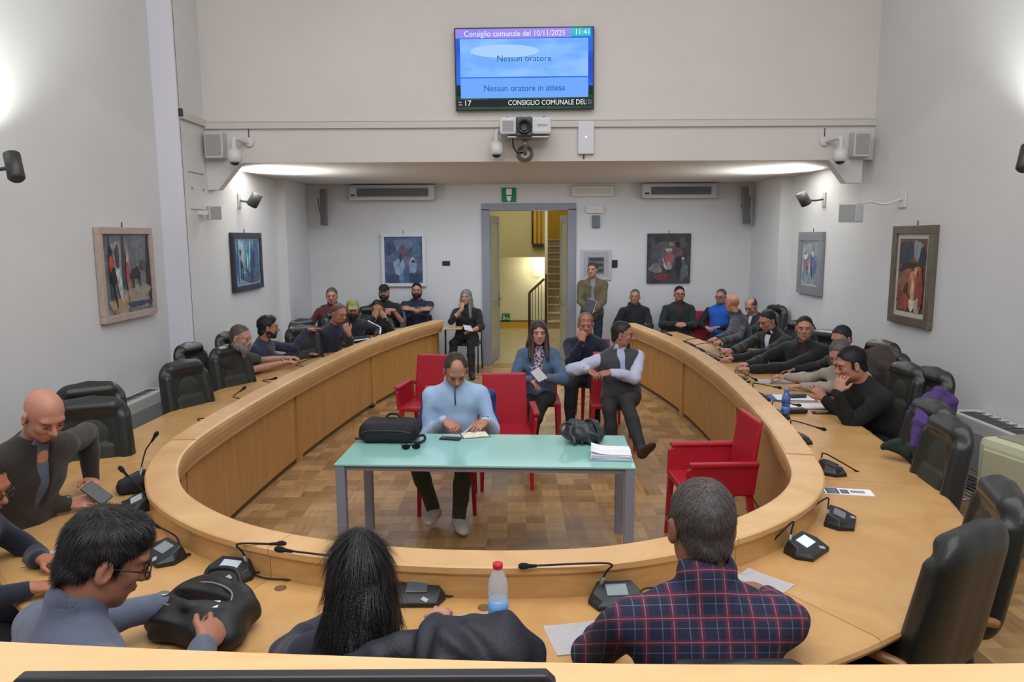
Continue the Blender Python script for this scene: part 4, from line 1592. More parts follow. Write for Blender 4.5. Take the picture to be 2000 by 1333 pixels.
# side-wall loudspeakers and spot lamps
def spot(loc, aim, length, rad, label, wallx, group='black spot lamps on the side walls'):
    loc = Vector(loc)
    aim = Vector(aim).normalized()
    t = empty('spot_lamp', tuple(loc), 0, label, 'spot lamp', group)
    q = aim.to_track_quat('Z', 'Y').to_matrix().to_4x4()
    bm = BM()
    alathe(bm, [(rad * .7, -length * .5), (rad, -length * .42), (rad, length * .5), (rad * .9, length * .5), (rad * .85, length * .35)], 24, q)
    bobj('lamp_head', bm, mat('lamp_black', '3a3c3c', .45, metal=.3), t)
    lathe('lamp_glass', [(rad * .84, length * .36), (rad * .84, length * .40)], mat('lamp_on', 'fffdf4', .3, emit=25), t, 20, q)
    wx = wallx - loc.x
    sgn = 1 if wx > 0 else -1
    tube('lamp_arm', bez([(0, 0, 0), (wx * .5, 0, -.02), (wx, 0, 0)], 5), .013, dark, t)
    bm = BM()
    abox(bm, (wx - .02 * (sgn > 0), -.05, -.1), (wx + .02 * (sgn < 0), .05, .08), .005)
    bobj('wall_plate', bm, mat('plate_dark', '3a3c3c', .5) if abs(wallx) > 3.7 and wallx < 0 else greywhite, t)
    L = D.lights.new('lamp_beam', 'SPOT')
    big = length > .195
    L.energy = 85 if big else 190
    L.spot_size = R(85) if big else R(150)
    L.spot_blend = .8
    L.shadow_soft_size = .05
    L.color = (.94, 1, .9) if big else (1, 1, .96)
    lo = D.objects.new('lamp_beam', L)
    COL.objects.link(lo)
    lo.parent = t
    lo.matrix_local = Matrix.Translation(aim * length * .56) @ q @ Matrix.Rotation(PI, 4, 'X')
    return t


p = W(28, 327, 5.08)
spot(p, (-.32, .34, .85), .20, .052, 'dark cylindrical spot lamp lighting the left wall upwards', -3.74)
p = W(2004, 310, 5.55)
spot(p, (.32, .28, .85), .20, .052, 'dark spot lamp cut off at the right edge of the view', XR)
p = W(497, 391, 9.6)
spot(p, (.45, .06, .8), .19, .07, 'lit dark spot lamp above the navy framed painting', XL)
p = W(1570, 389, 9.9)
spot(p, (-.45, .02, .8), .19, .07, 'lit dark spot lamp above the silver framed painting', XR)


def horn(p, rz, wallx, label):
    t = empty('bracket_speaker', tuple(p), rz, label, 'speaker', 'small white speakers on wall brackets')
    bm = BM()
    aprism(bm, [(-.10, -.09), (.09, -.09), (.09, .09), (-.10, .09)], 2, -.10, .10, .012)
    bobj('cabinet', bm, mat('spk_white', 'd4d4d4', .45), t)
    box('grille', (-.085, -.10, -.085), (.085, -.085, .085), mat('spk_mesh', 'a5a6a9', .8, bump=.5, bscale=400), t, .006)
    return t


p = WX(1663, 416, 3.62)
t = horn(p, R(-50), XR, 'small white speaker on an arm from the right wall')
mi_ = t.matrix_basis.inverted()
bm = BM()
atube(bm, [mi_ @ Vector(q) for q in bez([p + Vector((.05, 0, .05)), p + Vector((.2, .05, .12)), p + Vector((.35, 0, .09)), Vector((XR - .02, p.y - .05, p.z + .14))], 5)], .012)
vs = abox(bm, (XR - .022, p.y - .12, p.z + .05), (XR - .002, p.y + .03, p.z + .22), .004)
bmesh.ops.transform(bm, matrix=mi_, verts=vs)
bobj('wall_bracket', bm, mat('spk_white', 'd4d4d4', .45), t)
p = WX(418, 416, -3.36)
t = horn(p, R(40), XL, 'small white speaker fixed on the left alcove wall near the corner')
t.scale = (.7, .7, .8)
box('wall_bracket', (-.30, -.02, -.03), (.0, .05, .03), mat('spk_white', 'd4d4d4', .45), t)

# ---------------------------------------------------------------- heaters
def heater(x0, x1, y0, y1, z1, label, face):
    t = empty('fan_coil_heater', ((x0 + x1) / 2, (y0 + y1) / 2, 0), 0, label, 'heater', 'fan coil heaters along the walls')
    hx, hy = (x1 - x0) / 2, (y1 - y0) / 2
    box('casing', (-hx, -hy, .12), (hx, hy, z1), mat('heater_white', 'c4c6c2', .4), t, .012)
    bm = BM()
    n = 12
    for i in range(n):
        y = -hy + .06 + (2 * hy - .12) * i / n
        abox(bm, (-hx + .05, y, z1), (hx - .05, y + .012, z1 + .006))
    abox(bm, (-hx + .04, -hy + .1, z1 - .001), (hx - .1, hy - .1, z1 + .003))
    bobj('top_grille', bm, mat('heater_slot', '3e4144', .5), t)
    fx = face * hx
    box('front_panel', (fx - .006, -hy + .04, .2), (fx + .006, hy - .04, z1 - .1), mat('heater_front', '9a9ea3', .35), t, .003)
    bm = BM()
    for i in range(10):
        z = .03 + i * .012
        abox(bm, (fx - .01, -hy + .04, z), (fx + .01, hy - .04, z + .005))
    bobj('base_grille', bm, steel, t)
    return t, fx, z1


t, fx, z1 = heater(3.84, 4.12, 5.0, 6.35, .62, 'long white fan coil heater along the right wall behind the chairs', -1)
box('badge', (fx - .012, .02, .36), (fx - .004, .09, .45), mat('badge', '34405c', .4), t)
heater(-3.72, -3.52, 6.55, 7.4, .64, 'white fan coil heater against the left wall behind a chair', 1)
dh = empty('portable_air_conditioner', (3.54, 4.88, 0), R(12), 'rounded ivory portable air conditioner at the right edge', 'portable air conditioner')
box('body', (-.20, -.24, .06), (.20, .24, .74), mat('dh_ivory', 'c4c2a6', .45), dh, .06)
box('front_panel', (-.212, -.18, .2), (-.19, .18, .66), mat('dh_front', 'bbb99c', .45), dh, .02)
box('top_grille', (-.12, -.16, .735), (.12, .16, .75), mat('dh_gr', '8a8978', .5), dh, .005)
for x in (-.15, .15):
    for y in (-.2, .2):
        lathe('castor', [(.028, -.012), (.03, 0), (.028, .012)], rubber, dh, 14, Matrix.Translation((x, y, .03)) @ Matrix.Rotation(R(90), 4, 'X'))
rg = empty('heater_base_grille', (3.50, 5.62, 0), R(5), 'low grey wire base grille in front of the right heater', 'heater grille')  # base grille of the heater, built as a separate low grid
bm = BM()
for i in range(12):
    atube(bm, [(-.3 + .055 * i, -.35, .20), (-.3 + .055 * i, .35, .20)], .004, 6)
for y in (-.35, 0, .35):
    atube(bm, [(-.31, y, .195), (.31, y, .195)], .007, 6)
bobj('grid', bm, steel, rg)
for x in (-.29, .29):
    for y in (-.33, .33):
        tube('leg', [(x, y, 0), (x, y, .2)], .009, steel, rg)
# ---------------------------------------------------------------- the oval council table
DZK, RZ = .72, .86
raw = [(-1.22, 11.45), (-1.57, 10.4), (-1.86, 9.13), (-2.01, 8.1), (-2.12, 7.1), (-2.18, 6.3), (-2.215, 5.5), (-2.22, 4.9), (-2.20, 4.55), (-2.15, 4.27), (-2.07, 4.02), (-1.97, 3.8), (-1.84, 3.58),
       (-1.66, 3.37), (-1.42, 3.16), (-1.16, 3.0), (-.82, 2.865), (-.44, 2.78), (-.1, 2.75), (.2, 2.757), (.43, 2.79), (.66, 2.865), (.92, 2.99), (1.17, 3.155), (1.4, 3.37),
       (1.57, 3.6), (1.69, 3.85), (1.77, 4.14), (1.85, 4.54), (1.925, 4.98), (1.99, 5.51), (2.06, 6.2), (2.11, 6.95), (2.13, 8.0), (2.09, 9.0), (1.99, 9.9), (1.84, 10.9)]
pth = [p.to_2d() for p in bez([(x, y, 0) for x, y in raw], 10)]
# even out the spacing
acc = [0]
for i in range(1, len(pth)):
    acc.append(acc[-1] + (pth[i] - pth[i - 1]).length)
TL = acc[-1]


def PT(s_):
    s_ = min(max(s_, 0), TL)
    import bisect
    i = min(max(bisect.bisect_right(acc, s_) - 1, 0), len(pth) - 2)
    return pth[i].lerp(pth[i + 1], (s_ - acc[i]) / max(1e-9, acc[i + 1] - acc[i]))


def NR(s_):                       # unit normal pointing to the inside of the oval
    d = (PT(s_ + .12) - PT(s_ - .12)).normalized()
    return Vector((-d.y, d.x))


def SAT(x, y):                    # arc position nearest to a point
    best = min(range(len(pth)), key=lambda i: (pth[i] - Vector((x, y))).length)
    return acc[best]


def OP(s_, d, z):
    p = PT(s_) + NR(s_) * d
    return Vector((p.x, p.y, z))


def asweep(bm, s0, s1, prof, mi=0, step=.09):
    n = max(2, int((s1 - s0) / step))
    rings = []
    for i in range(n + 1):
        s_ = s0 + (s1 - s0) * i / n
        rings.append([bm.verts.new(OP(s_, d, z)) for d, z in prof])
    m_ = len(prof)
    for i in range(n):
        for k in range(m_):
            f = bm.faces.new((rings[i][k], rings[i][(k + 1) % m_], rings[i + 1][(k + 1) % m_], rings[i + 1][k]))
            f.material_index = mi
    for r_ in (rings[0], rings[-1][::-1]):
        f = bm.faces.new(r_)
        f.material_index = mi


beech = wood('beech', 'c0925a', 'd0a36a', .32, (1.2, 1.2, 6), .25, 1.5)
beech_top = wood('beech_rim', 'cb9d68', 'dab07a', .36, (1.0, 1.0, 4), .2, 1.2)
beech_panel = wood('beech_panel', 'b07f42', 'bd8c4e', .4, (5, 5, .6), .1, 1.0)
seam_b = mat('seam_dark', '5d4022', .7)
sR = SAT(1.80, 4.20)
sRF = SAT(.98, 3.02)
sLF = SAT(-1.02, 2.94)
sL = SAT(-2.20, 4.60)
mods = [(0, sL, 'long left wing of the oval beech council table'), (sL, sLF, 'curved left corner section of the oval beech council table'),
        (sLF, sRF, 'curved front section of the oval beech council table nearest the ledge'),
        (sRF, sR, 'curved right corner section of the oval beech council table'), (sR, TL, 'long right wing of the oval beech council table')]
for k, (s0, s1, lb) in enumerate(mods):
    s0 += .0015
    s1 -= .0015
    c = OP((s0 + s1) / 2, 0, 0)
    t = empty('council_table', tuple(c), 0, lb, 'table', 'sections of the oval council table')

    def part(nm, prof, mt, step=.09):
        bm = BM()
        asweep(bm, s0, s1, prof, 0, step)
        bmesh.ops.translate(bm, vec=-c, verts=bm.verts)
        o = bobj(nm, bm, mt, t)
        return o
    bump_ = .006 if k in (0, 4) else 0
    part('desktop', [(.03, DZK), (-.645, DZK), (-.662, DZK - .008), (-.668, DZK - .022), (-.662, DZK - .037), (-.645, DZK - .045), (.03, DZK - .045)], beech)
    part('rim', [(.0, RZ - .006), (.008, RZ + bump_), (.155, RZ + bump_), (.168, RZ - .005), (.172, RZ - .03), (.166, RZ - .07), (.148, RZ - .12), (.132, RZ - .155), (.128, RZ - .175), (.12, RZ - .185),
                 (.055, RZ - .185), (.05, RZ - .04), (.008, RZ - .04), (.0, RZ - .03)], beech_top, .06)
    part('upstand', [(.014, RZ - .038), (.045, RZ - .038), (.045, DZK - .04), (.014, DZK - .04)], beech)
    part('inner_panel', [(.046, RZ - .18), (.07, RZ - .18), (.07, .05), (.046, .05)], beech_panel)
    part('plinth', [(.035, .05), (.055, .05), (.055, 0), (.035, 0)], seam_b)
    n = max(1, round((s1 - s0) / 2.15))
    for i in range(0, n + 1):
        sb = s0 + (s1 - s0) * i / n
        sb = min(max(sb, s0 + .06), s1 - .06)
        if k in (0, 4) or i in (0, n):
            bm = BM()
            asweep(bm, sb - .05, sb + .05, [(.055, RZ - .186), (.088, RZ - .186), (.088, .0), (.055, .0)])
            bmesh.ops.translate(bm, vec=-c, verts=bm.verts)
            bobj('batten', bm, beech_panel, t)
        bm = BM()
        asweep(bm, sb - .02, sb + .02, [(.03, DZK - .045), (-.22, DZK - .045), (-.16, .0), (.03, 0)])
        bmesh.ops.translate(bm, vec=-c, verts=bm.verts)
        bobj('support', bm, beech_panel, t)

# cable holes in the front desktop
for (u, v) in ((945, 1188), (548, 1150), (915, 1163), (608, 1137)):
    p = T(u, v)
    o = lathe('cable_grommet', [(.024, .0005), (.024, .003), (.017, .003), (.016, .001)], mat('grommet', '7a5a3a', .5), None, 18, Matrix.Translation(p))
    tag(o, {945: 'small cable hole ring in the desktop beside the red capped bottle', 548: 'faint cable hole ring in the desktop right of the screen unit', 915: 'dark cable hole where the cable behind the black haired woman enters', 608: 'dark cable hole below the two meeting microphone heads'}[u], 'cable hole')

# ---------------------------------------------------------------- ledge, dais and monitor in front of the camera
dais = sbox('floor_dais', (-3.6, -1.8, 0), (4.1, 1.40, .42), mat('dais', '8a6a44', .5, noise=.1))
A0 = [T(-250, 1236, 1.25), T(0, 1250, 1.25), T(350, 1266, 1.25), T(700, 1279, 1.25), T(1000, 1289, 1.25), T(1300, 1294, 1.25), T(1650, 1295, 1.25), T(2000, 1292, 1.25), T(2250, 1288, 1.25)]
cv = bez(A0, 6)
rc = empty('raised_counter', (0, 1.3, .42), 0, 'pale beech raised counter running along the bottom of the view', 'counter')
ledge_m = wood('beech_ledge', 'e0b47c', 'e9c18c', .35, (1, 3, 3), .2, 1.0)
bm = BM()
rings = []
for p in cv:
    rings.append([bm.verts.new((p.x, p.y + dy - 1.3, z - .42)) for dy, z in ((-.008, 1.25), (0, 1.243), (0, 1.215), (-.008, 1.205), (-.30, 1.205), (-.30, 1.25))])
for i in range(len(rings) - 1):
    for k in range(6):
        bm.faces.new((rings[i][k], rings[i][(k + 1) % 6], rings[i + 1][(k + 1) % 6], rings[i + 1][k]))
bm.faces.new(rings[0])
bm.faces.new(rings[-1][::-1])
bobj('counter_top', bm, ledge_m, rc)
bm = BM()
rings = []
for p in cv:
    rings.append([bm.verts.new((p.x, p.y + dy - 1.3, z - .42)) for dy, z in ((-.04, 1.206), (-.04, 0), (-.065, 0), (-.065, 1.206))])
for i in range(len(rings) - 1):
    for k in range(4):
        bm.faces.new((rings[i][k], rings[i][(k + 1) % 4], rings[i + 1][(k + 1) % 4], rings[i + 1][k]))
bm.faces.new(rings[0])
bm.faces.new(rings[-1][::-1])
bobj('front_panel', bm, beech_panel, rc)
box('work_surface', (-1.6, -.95, .66), (1.6, -.01, .70), beech, rc, .006)
for x in (-1.5, 1.46):
    box('support', (x, -.9, 0), (x + .04, -.05, .66), beech_panel, rc)
ml = T(35, 1306, 1.60)
mr = T(1086, 1311, 1.60)
my = (ml.y + mr.y) / 2
mt_ = empty('monitor', ((ml.x + mr.x) / 2, my, 1.12), 0, 'black framed monitor cut off at the bottom edge of the view', 'monitor')
mw = (mr.x - ml.x) / 2
mh = .48
bm = BM()
rr = 0.012
poly = [(-mw + rr, mh), (mw - rr, mh), (mw, mh - rr), (mw, .07), (-mw, .07), (-mw, mh - rr)]
aprism(bm, poly, 1, -.018, .002, .004)
bobj('casing', bm, mat('monitor_case', '26282a', .3), mt_)
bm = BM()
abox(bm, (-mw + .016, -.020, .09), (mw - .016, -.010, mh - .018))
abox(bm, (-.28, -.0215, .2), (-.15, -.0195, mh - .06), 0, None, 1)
bobj('screen', bm, [mat('monitor_glass', '160b10', .08), mat('monitor_painted_refl', '241318', .1)], mt_)  # dark red reflections painted into the screen glass colours
box('stand', (-.04, .002, .0), (.04, .03, .3), black, mt_)
box('foot', (-.13, -.06, 0), (.13, .12, .012), black, mt_, .004)

# ---------------------------------------------------------------- glass table
gt = empty('glass_table', (-.165, 4.86, 0), R(-3.2), 'pale green glass table with grey metal legs in the middle of the oval', 'table')
gw, gd = .955, .375
glass_m = mat('glass_green', '9ccfc6', .12, coat=.5)
glass_m.node_tree.nodes['Principled BSDF'].inputs['Base Color'].default_value = lin('93c9c0')
box('glass_top', (-gw, -gd, .706), (gw, gd, .72), glass_m, gt, .004)
bm = BM()
for q in (-1, 1):
    abox(bm, (-gw + .03, q * (gd - .045) - .02, .67), (gw - .03, q * (gd - .045) + .02, .705))
    abox(bm, (q * (gw - .045) - .02, -gd + .03, .67), (q * (gw - .045) + .02, gd - .03, .705))
bobj('frame', bm, mat('table_grey', '8d92a3', .4, metal=.2), gt)
for x in (-1, 1):
    for y in (-1, 1):
        box('leg', (x * (gw - .035) - .03, y * (gd - .035) - .03, 0), (x * (gw - .035) + .03, y * (gd - .035) + .03, .704), mat('table_grey', '8d92a3', .4, metal=.2), gt, .004)

# ---------------------------------------------------------------- chairs
redl = mat('red_leather', 'a8142a', .42, noise=.06, nscale=20, bump=.08, bscale=300)


def red_chair(arms):
    t = empty('red_chair', (0, 0, 0), 0, 'x', 'chair', 'red leather chairs inside the oval')
    bm = BM()                     # backrest, slightly raked and tapered
    aprism(bm, [(-.215, .43), (.215, .43), (.195, .93), (-.195, .93)], 1, .19, .225, .014)
    for v in bm.verts:
        v.co.y += (v.co.z - .43) * .14
    bobj('backrest', bm, redl, t)
    bm = BM()
    abox(bm, (-.225, -.235, .425), (.225, .235, .475), .016)
    bobj('seat', bm, redl, t)
    for x in (-1, 1):
        for y in (-1, 1):
            bm = BM()
            top_, bot = .021, .014
            sx = x * .203
            sy = y * .212
            ex = x * .012
            ey = y * .02 if y < 0 else .06
            pts = [(sx, sy, .43), (sx + ex, sy + ey, 0)]
            v0 = [bm.verts.new((pts[0][0] + a * top_, pts[0][1] + b__ * top_, .43)) for a, b__ in ((-1, -1), (1, -1), (1, 1), (-1, 1))]
            v1 = [bm.verts.new((pts[1][0] + a * bot, pts[1][1] + b__ * bot, 0)) for a, b__ in ((-1, -1), (1, -1), (1, 1), (-1, 1))]
            bm.faces.new(v0)
            bm.faces.new(v1[::-1])
            for i in range(4):
                bm.faces.new((v0[i], v0[(i + 1) % 4], v1[(i + 1) % 4], v1[i]))
            bobj('leg', bm, redl, t)
    if arms:
        for x in (-1, 1):
            bm = BM()
            aprism(bm, [(-.235, .44), (.235, .44), (.25, .665), (-.16, .645), (-.225, .62)], 0, x * .232 - .014, x * .232 + .014, .008)
            abox(bm, (x * .232 - .028, -.21, .64), (x * .232 + .028, .25, .672), .014)
            for v in bm.verts:
                if v.co.z > .5:
                    v.co.x += x * (v.co.z - .5) * .14
            bobj('armrest', bm, redl, t)
    return t


rc0, rc1 = red_chair(False), red_chair(True)
# x, y, heading, arms, label
reds = [(-.86, 7.35, -12, 1, 'empty red leather armchair behind the seated man in light blue'),
        (-.06, 6.28, 3, 1, 'empty red leather armchair in front of the woman in the blue blazer'),
        (1.36, 4.93, -88, 1, 'empty red leather armchair turned sideways right of the glass table'),
        (-.52, 5.72, 2, 0, 'red leather chair under the man writing at the glass table'),
        (.27, 7.55, 0, 0, 'red leather chair under the woman in the blue blazer'),
        (1.03, 7.45, -4, 0, 'red leather chair under the man in the grey waistcoat'),
        (1.0, 8.5, 4, 0, 'red leather chair under the man with glasses on his forehead'),
        (3.12, 11.75, 0, 0, 'red chair under the man in the blue padded waistcoat')]
used = [0, 0]
for x, y, a, ar, lb in reds:
    place(rc1 if ar else rc0, not used[ar], (x, y, 0), R(a), lb)
    used[ar] = 1

leather = mat('dark_leather', '191e1c', .42, noise=.12, nscale=10, bump=.12, bscale=220, coat=.15)
leather2 = mat('dark_leather_panel', '23291f', .6, noise=.12, nscale=14, bump=.15, bscale=260)
armw = wood('arm_wood', '8f6238', 'a87848', .35, (3, 3, 3), .3)


def office_chair():
    t = empty('office_chair', (0, 0, 0), 0, 'x', 'office chair', 'dark leather office chairs around the council table')
    Rb = np.array(Matrix.Rotation(R(-10), 3, 'X'))
    g = Field(.011)
    c = np.array([0, .30, .80])
    yv = Rb @ np.array([0, 1., 0])
    for q in (-1, 1):
        g.cap(c + Rb @ np.array([q * .115, 0, -.19]), c + Rb @ np.array([q * .10, 0, .175]), .145, .135, .02, flat=(yv, .40))
    g.cap(c + Rb @ np.array([0, 0, -.19]), c + Rb @ np.array([0, 0, .185]), .15, .14, .03, flat=(yv, .38))
    for q in (-1, 1):
        g.cap(c + Rb @ np.array([q * .205, -.03, -.24]), c + Rb @ np.array([q * .185, -.03, .17]), .045, .042, .02)
    g.cap(c + Rb @ np.array([-.13, -.03, .245]), c + Rb @ np.array([.13, -.03, .245]), .05, k=.04)
    g.ell(c + Rb @ np.array([0, -.07, -.02]), (.15, .035, .21), Rb, .012, 's')
    fobj('backrest', g, leather, t, (0, 0, 0))
    g = Field(.011)
    g.rbox(c + Rb @ np.array([0, -.035, -.13]), (.145, .028, .14), Rb, .03, .02)
    g.ell(c + Rb @ np.array([0, -.03, .09]), (.14, .03, .11), Rb, .02)
    fobj('lumbar_pad', g, leather2, t, (0, 0, 0))
    g = Field(.011)
    g.rbox((0, -.02, .405), (.25, .235, .05), None, .045, .02)
    fobj('seat', g, leather, t, (0, 0, 0))
    for q in (-1, 1):
        bm = BM()
        atube(bm, bez([(q * .23, -.14, .40), (q * .30, -.19, .47), (q * .31, -.21, .57), (q * .31, -.15, .625), (q * .305, .02, .63), (q * .29, .16, .62), (q * .25, .27, .60)], 6), .021, 8)
        bobj('armrest', bm, armw, t)
    tube('column', [(0, 0, .37), (0, 0, .10)], .028, black, t, 12)
    for i in range(5):
        a = 2 * PI * i / 5 + .3
        bm = BM()
        atube(bm, [(0, 0, .11), (.29 * math.cos(a), .29 * math.sin(a), .075)], [.03, .018], 8)
        bl = bobj('base_leg', bm, black, t)
        lathe('castor', [(.024, -.015), (.028, 0), (.024, .015)], rubber, bl, 12, Matrix.Translation((.29 * math.cos(a), .29 * math.sin(a), .03)) @ Matrix.Rotation(a, 4, 'Z') @ Matrix.Rotation(R(90), 4, 'X'))
    return t


oc = office_chair()
ocn = [0]


def ochair(x, y, a, lb):
    o = place(oc, ocn[0] == 0, (x, y, 0), R(a), lb)
    ocn[0] += 1
    return o


def ochair_top(u, v, a, lb, z=1.10):
    p = T(u, v, z)
    h = heading(a)
    return ochair(p.x + h[0] * .37, p.y + h[1] * .37, a, lb)


# empty or partly seen ones, by where their backrests stand
ochair_top(350, 706, 62, 'empty dark leather office chair alone against the left wall pier')
ochair_top(441, 676, 60, 'dark leather office chair just left of the grey bearded man')
ochair_top(178, 778, 20, 'empty dark leather office chair right behind the bald man in brown')
ochair_top(172, 749, 35, 'dark leather office chair with wooden armrest by the left wall heater')
ochair_top(585, 637, 50, 'black office chair behind the outstretched arm at the left wing')
ochair_top(1783, 712, -86, 'empty dark leather office chair behind the man in black on the right')
ochair_top(1872, 820, -96, 'dark leather office chair second behind the purple sweater chair')
ochair_top(1836, 786, -92, 'dark leather office chair with a purple sweater hung over it')
ochair_top(1985, 950, -108, 'dark leather office chair pulled away at the right edge of the view')
ochair_top(1925, 1026, -147, 'large dark leather office chair at the bottom right beside the ledge', 1.12)

# plain seats along the far wall
def visitor_chair():
    t = empty('visitor_chair', (0, 0, 0), 0, 'x', 'chair', 'dark stacking chairs along the far wall')
    bm = BM()
    abox(bm, (-.22, -.21, .43), (.22, .21, .47), .015)
    bobj('seat', bm, mat('chair_green', '1e3a30', .7), t)
    bm = BM()
    abox(bm, (-.21, .2, .60), (.21, .23, .86), .012)
    bobj('backrest', bm, mat('chair_green', '1e3a30', .7), t)
    for x in (-.21, .21):
        tube('leg', [(x, -.2, 0), (x, -.19, .44)], .011, black, t)
        tube('leg', [(x, .25, 0), (x, .19, .44), (x, .23, .80)], .011, black, t)
    return t


vc = visitor_chair()
# ---------------------------------------------------------------- everyone in the room
def S(u, v, y):
    return tuple(W(u, v, y))


vis = []


def vchair(x, y, a, lb):
    vis.append(1)
    place(vc, len(vis) == 1, (x, y, 0), R(a), lb)


def plaid():
    if 'plaid' in _mc:
        return _mc['plaid']
    M = D.materials.new('plaid')
    M.use_nodes = True
    nt = M.node_tree
    b = nt.nodes['Principled BSDF']
    tc = nt.nodes.new('ShaderNodeTexCoord')
    sp_ = nt.nodes.new('ShaderNodeSeparateXYZ')
    nt.links.new(tc.outputs['Object'], sp_.inputs['Vector'])

    def mth(op, a, b_=None, c=None):
        n = nt.nodes.new('ShaderNodeMath')
        n.operation = op
        for i, x in enumerate((a, b_, c)):
            if x is None:
                continue
            if isinstance(x, (int, float)):
                n.inputs[i].default_value = x
            else:
                nt.links.new(x, n.inputs[i])
        return n.outputs[0]

    def band(src, period, off, wd):
        fr = mth('FRACT', mth('ADD', mth('MULTIPLY', src, 1 / period), off))
        return mth('LESS_THAN', mth('ABSOLUTE', mth('SUBTRACT', fr, .5)), wd)
    x, z = sp_.outputs['X'], mth('ADD', sp_.outputs['Z'], mth('MULTIPLY', sp_.outputs['Y'], .6))

    def mix(f, a, col):
        n = nt.nodes.new('ShaderNodeMix')
        n.data_type = 'RGBA'
        nt.links.new(f, n.inputs[0])
        nt.links.new(a, n.inputs[6])
        n.inputs[7].default_value = lin(col)
        return n.outputs[2]
    rgb = nt.nodes.new('ShaderNodeRGB')
    rgb.outputs[0].default_value = lin('20253f')
    c = rgb.outputs[0]
    for src, per in ((x, .074), (z, .074)):
        c = mix(mth('MULTIPLY', band(src, per, 0, .13), .55), c, '6a2034')
        c = mix(mth('MULTIPLY', band(src, per, 0, .018), .55), c, '9a8a98')
        c = mix(mth('MULTIPLY', band(src, per, .42, .016), .5), c, '7c8298')
    nt.links.new(c, b.inputs['Base Color'])
    b.inputs['Roughness'].default_value = .9
    _mc['plaid'] = M
    return M


def floral():
    M = mat('floral', 'b9a4ad', .8)
    nt = M.node_tree
    b = nt.nodes['Principled BSDF']
    tc = nt.nodes.new('ShaderNodeTexCoord')
    n = nt.nodes.new('ShaderNodeTexNoise')
    n.inputs['Scale'].default_value = 60
    r = nt.nodes.new('ShaderNodeValToRGB')
    r.color_ramp.interpolation = 'CONSTANT'
    r.color_ramp.elements[0].color = lin('2b2740')
    r.color_ramp.elements[1].position = .48
    r.color_ramp.elements[1].color = lin('c8b4bb')
    e = r.color_ramp.elements.new(.6)
    e.color = lin('8c5560')
    nt.links.new(tc.outputs['Object'], n.inputs['Vector'])
    nt.links.new(n.outputs['Fac'], r.inputs['Fac'])
    nt.links.new(r.outputs['Color'], b.inputs['Base Color'])
    return M


TH = DZK + .045     # wrist height over the desk

# --- near the camera
p1 = person('bald man in a dark brown jacket looking down at his phone', S(86, 812, 3.52), yaw=58, pitch=-32, ty=72, lean=.34, s=1.06, w=1.1, res=.006,
            skin='b98068', hair='none', beard='stubble', bc='4a3a33', top='2a221e', vneck=(.05, .32), inner='566074', collar='inner',
            aR=T(132, 985, TH), aL=T(178, 938, TH + .03), hR=((1, .12, .1), (0, .5, -1), 40), hL=((.6, -.8, .05), (-.3, -.3, -1), 45), pants='24262c', watch=-1)
p2 = person('man in a navy sweater and glasses cut off at the left edge', S(-34, 952, 2.95), yaw=84, pitch=-20, ty=95, lean=.25, s=1.0, res=.006,
            skin='a4694f', hair='short', hc='17130f', glasses='1a1a1a', beard='stubble', bc='3a2a22', top='10172a', aL=T(78, 1092, TH), aR=T(60, 1150, TH), hL=((1, -.1, 0), None, 30), hR=((1, .3, 0), None, 30))
p3 = person('dark haired man in a grey blue sweater reaching into a black bag', S(208, 1092, 1.98), yaw=122, pitch=-26, roll=0, ty=140, lean=.20, s=1.10, w=1.28, res=.005, seatz=.60,
            skin='a8715a', hair='thick', hc='0e0d0d', hm=.8, hz=-.005, glasses='2a1c1c', top='596074', collar='high', topmat=None,
            aL=T(322, 1180, .83), aR=T(396, 1262, .84), hL=((.85, .3, -.25), (.1, -.3, -1), 30), hR=((.1, .9, .15), (-.6, .1, -.5), 75), pants='2b2d33', watch=1, wr=.005)
p4 = person('woman with long straight black hair seen from behind', S(702, 1118, 2.12), yaw=-158, pitch=-12, ty=176, lean=.22, s=1.03, res=.005, seatz=.56, women=True,
            skin='c08e7c', hair='straight', hc='0b0a0c', top='15172a', eyes=False, aL=T(640, 1215, TH), aR=T(850, 1215, TH), hL=((-.2, 1, 0), None, 30), hR=((.2, 1, 0), None, 30), pants='17181f')
p5 = person('grey haired man in a navy and red plaid shirt seen from behind', S(1370, 1028, 2.10), yaw=-176, pitch=-8, ty=179, lean=.14, s=1.14, w=1.14, res=.005, seatz=.62,
            skin='8e5d4a', hair='short', hc='4a423f', hm=.6, hz=-.022, top='20253f', topmat=plaid(), collar='shirt', eyes=False, glasses='222222',
            aL=T(1195, 1215, TH), aR=T(1500, 1165, TH), eL=(-1, -.5, -.9), eR=(1, -.5, -.9), hL=((.5, .9, 0), None, 30), hR=((-.5, .8, 0), None, 30), pants='25272d', wr=.005)

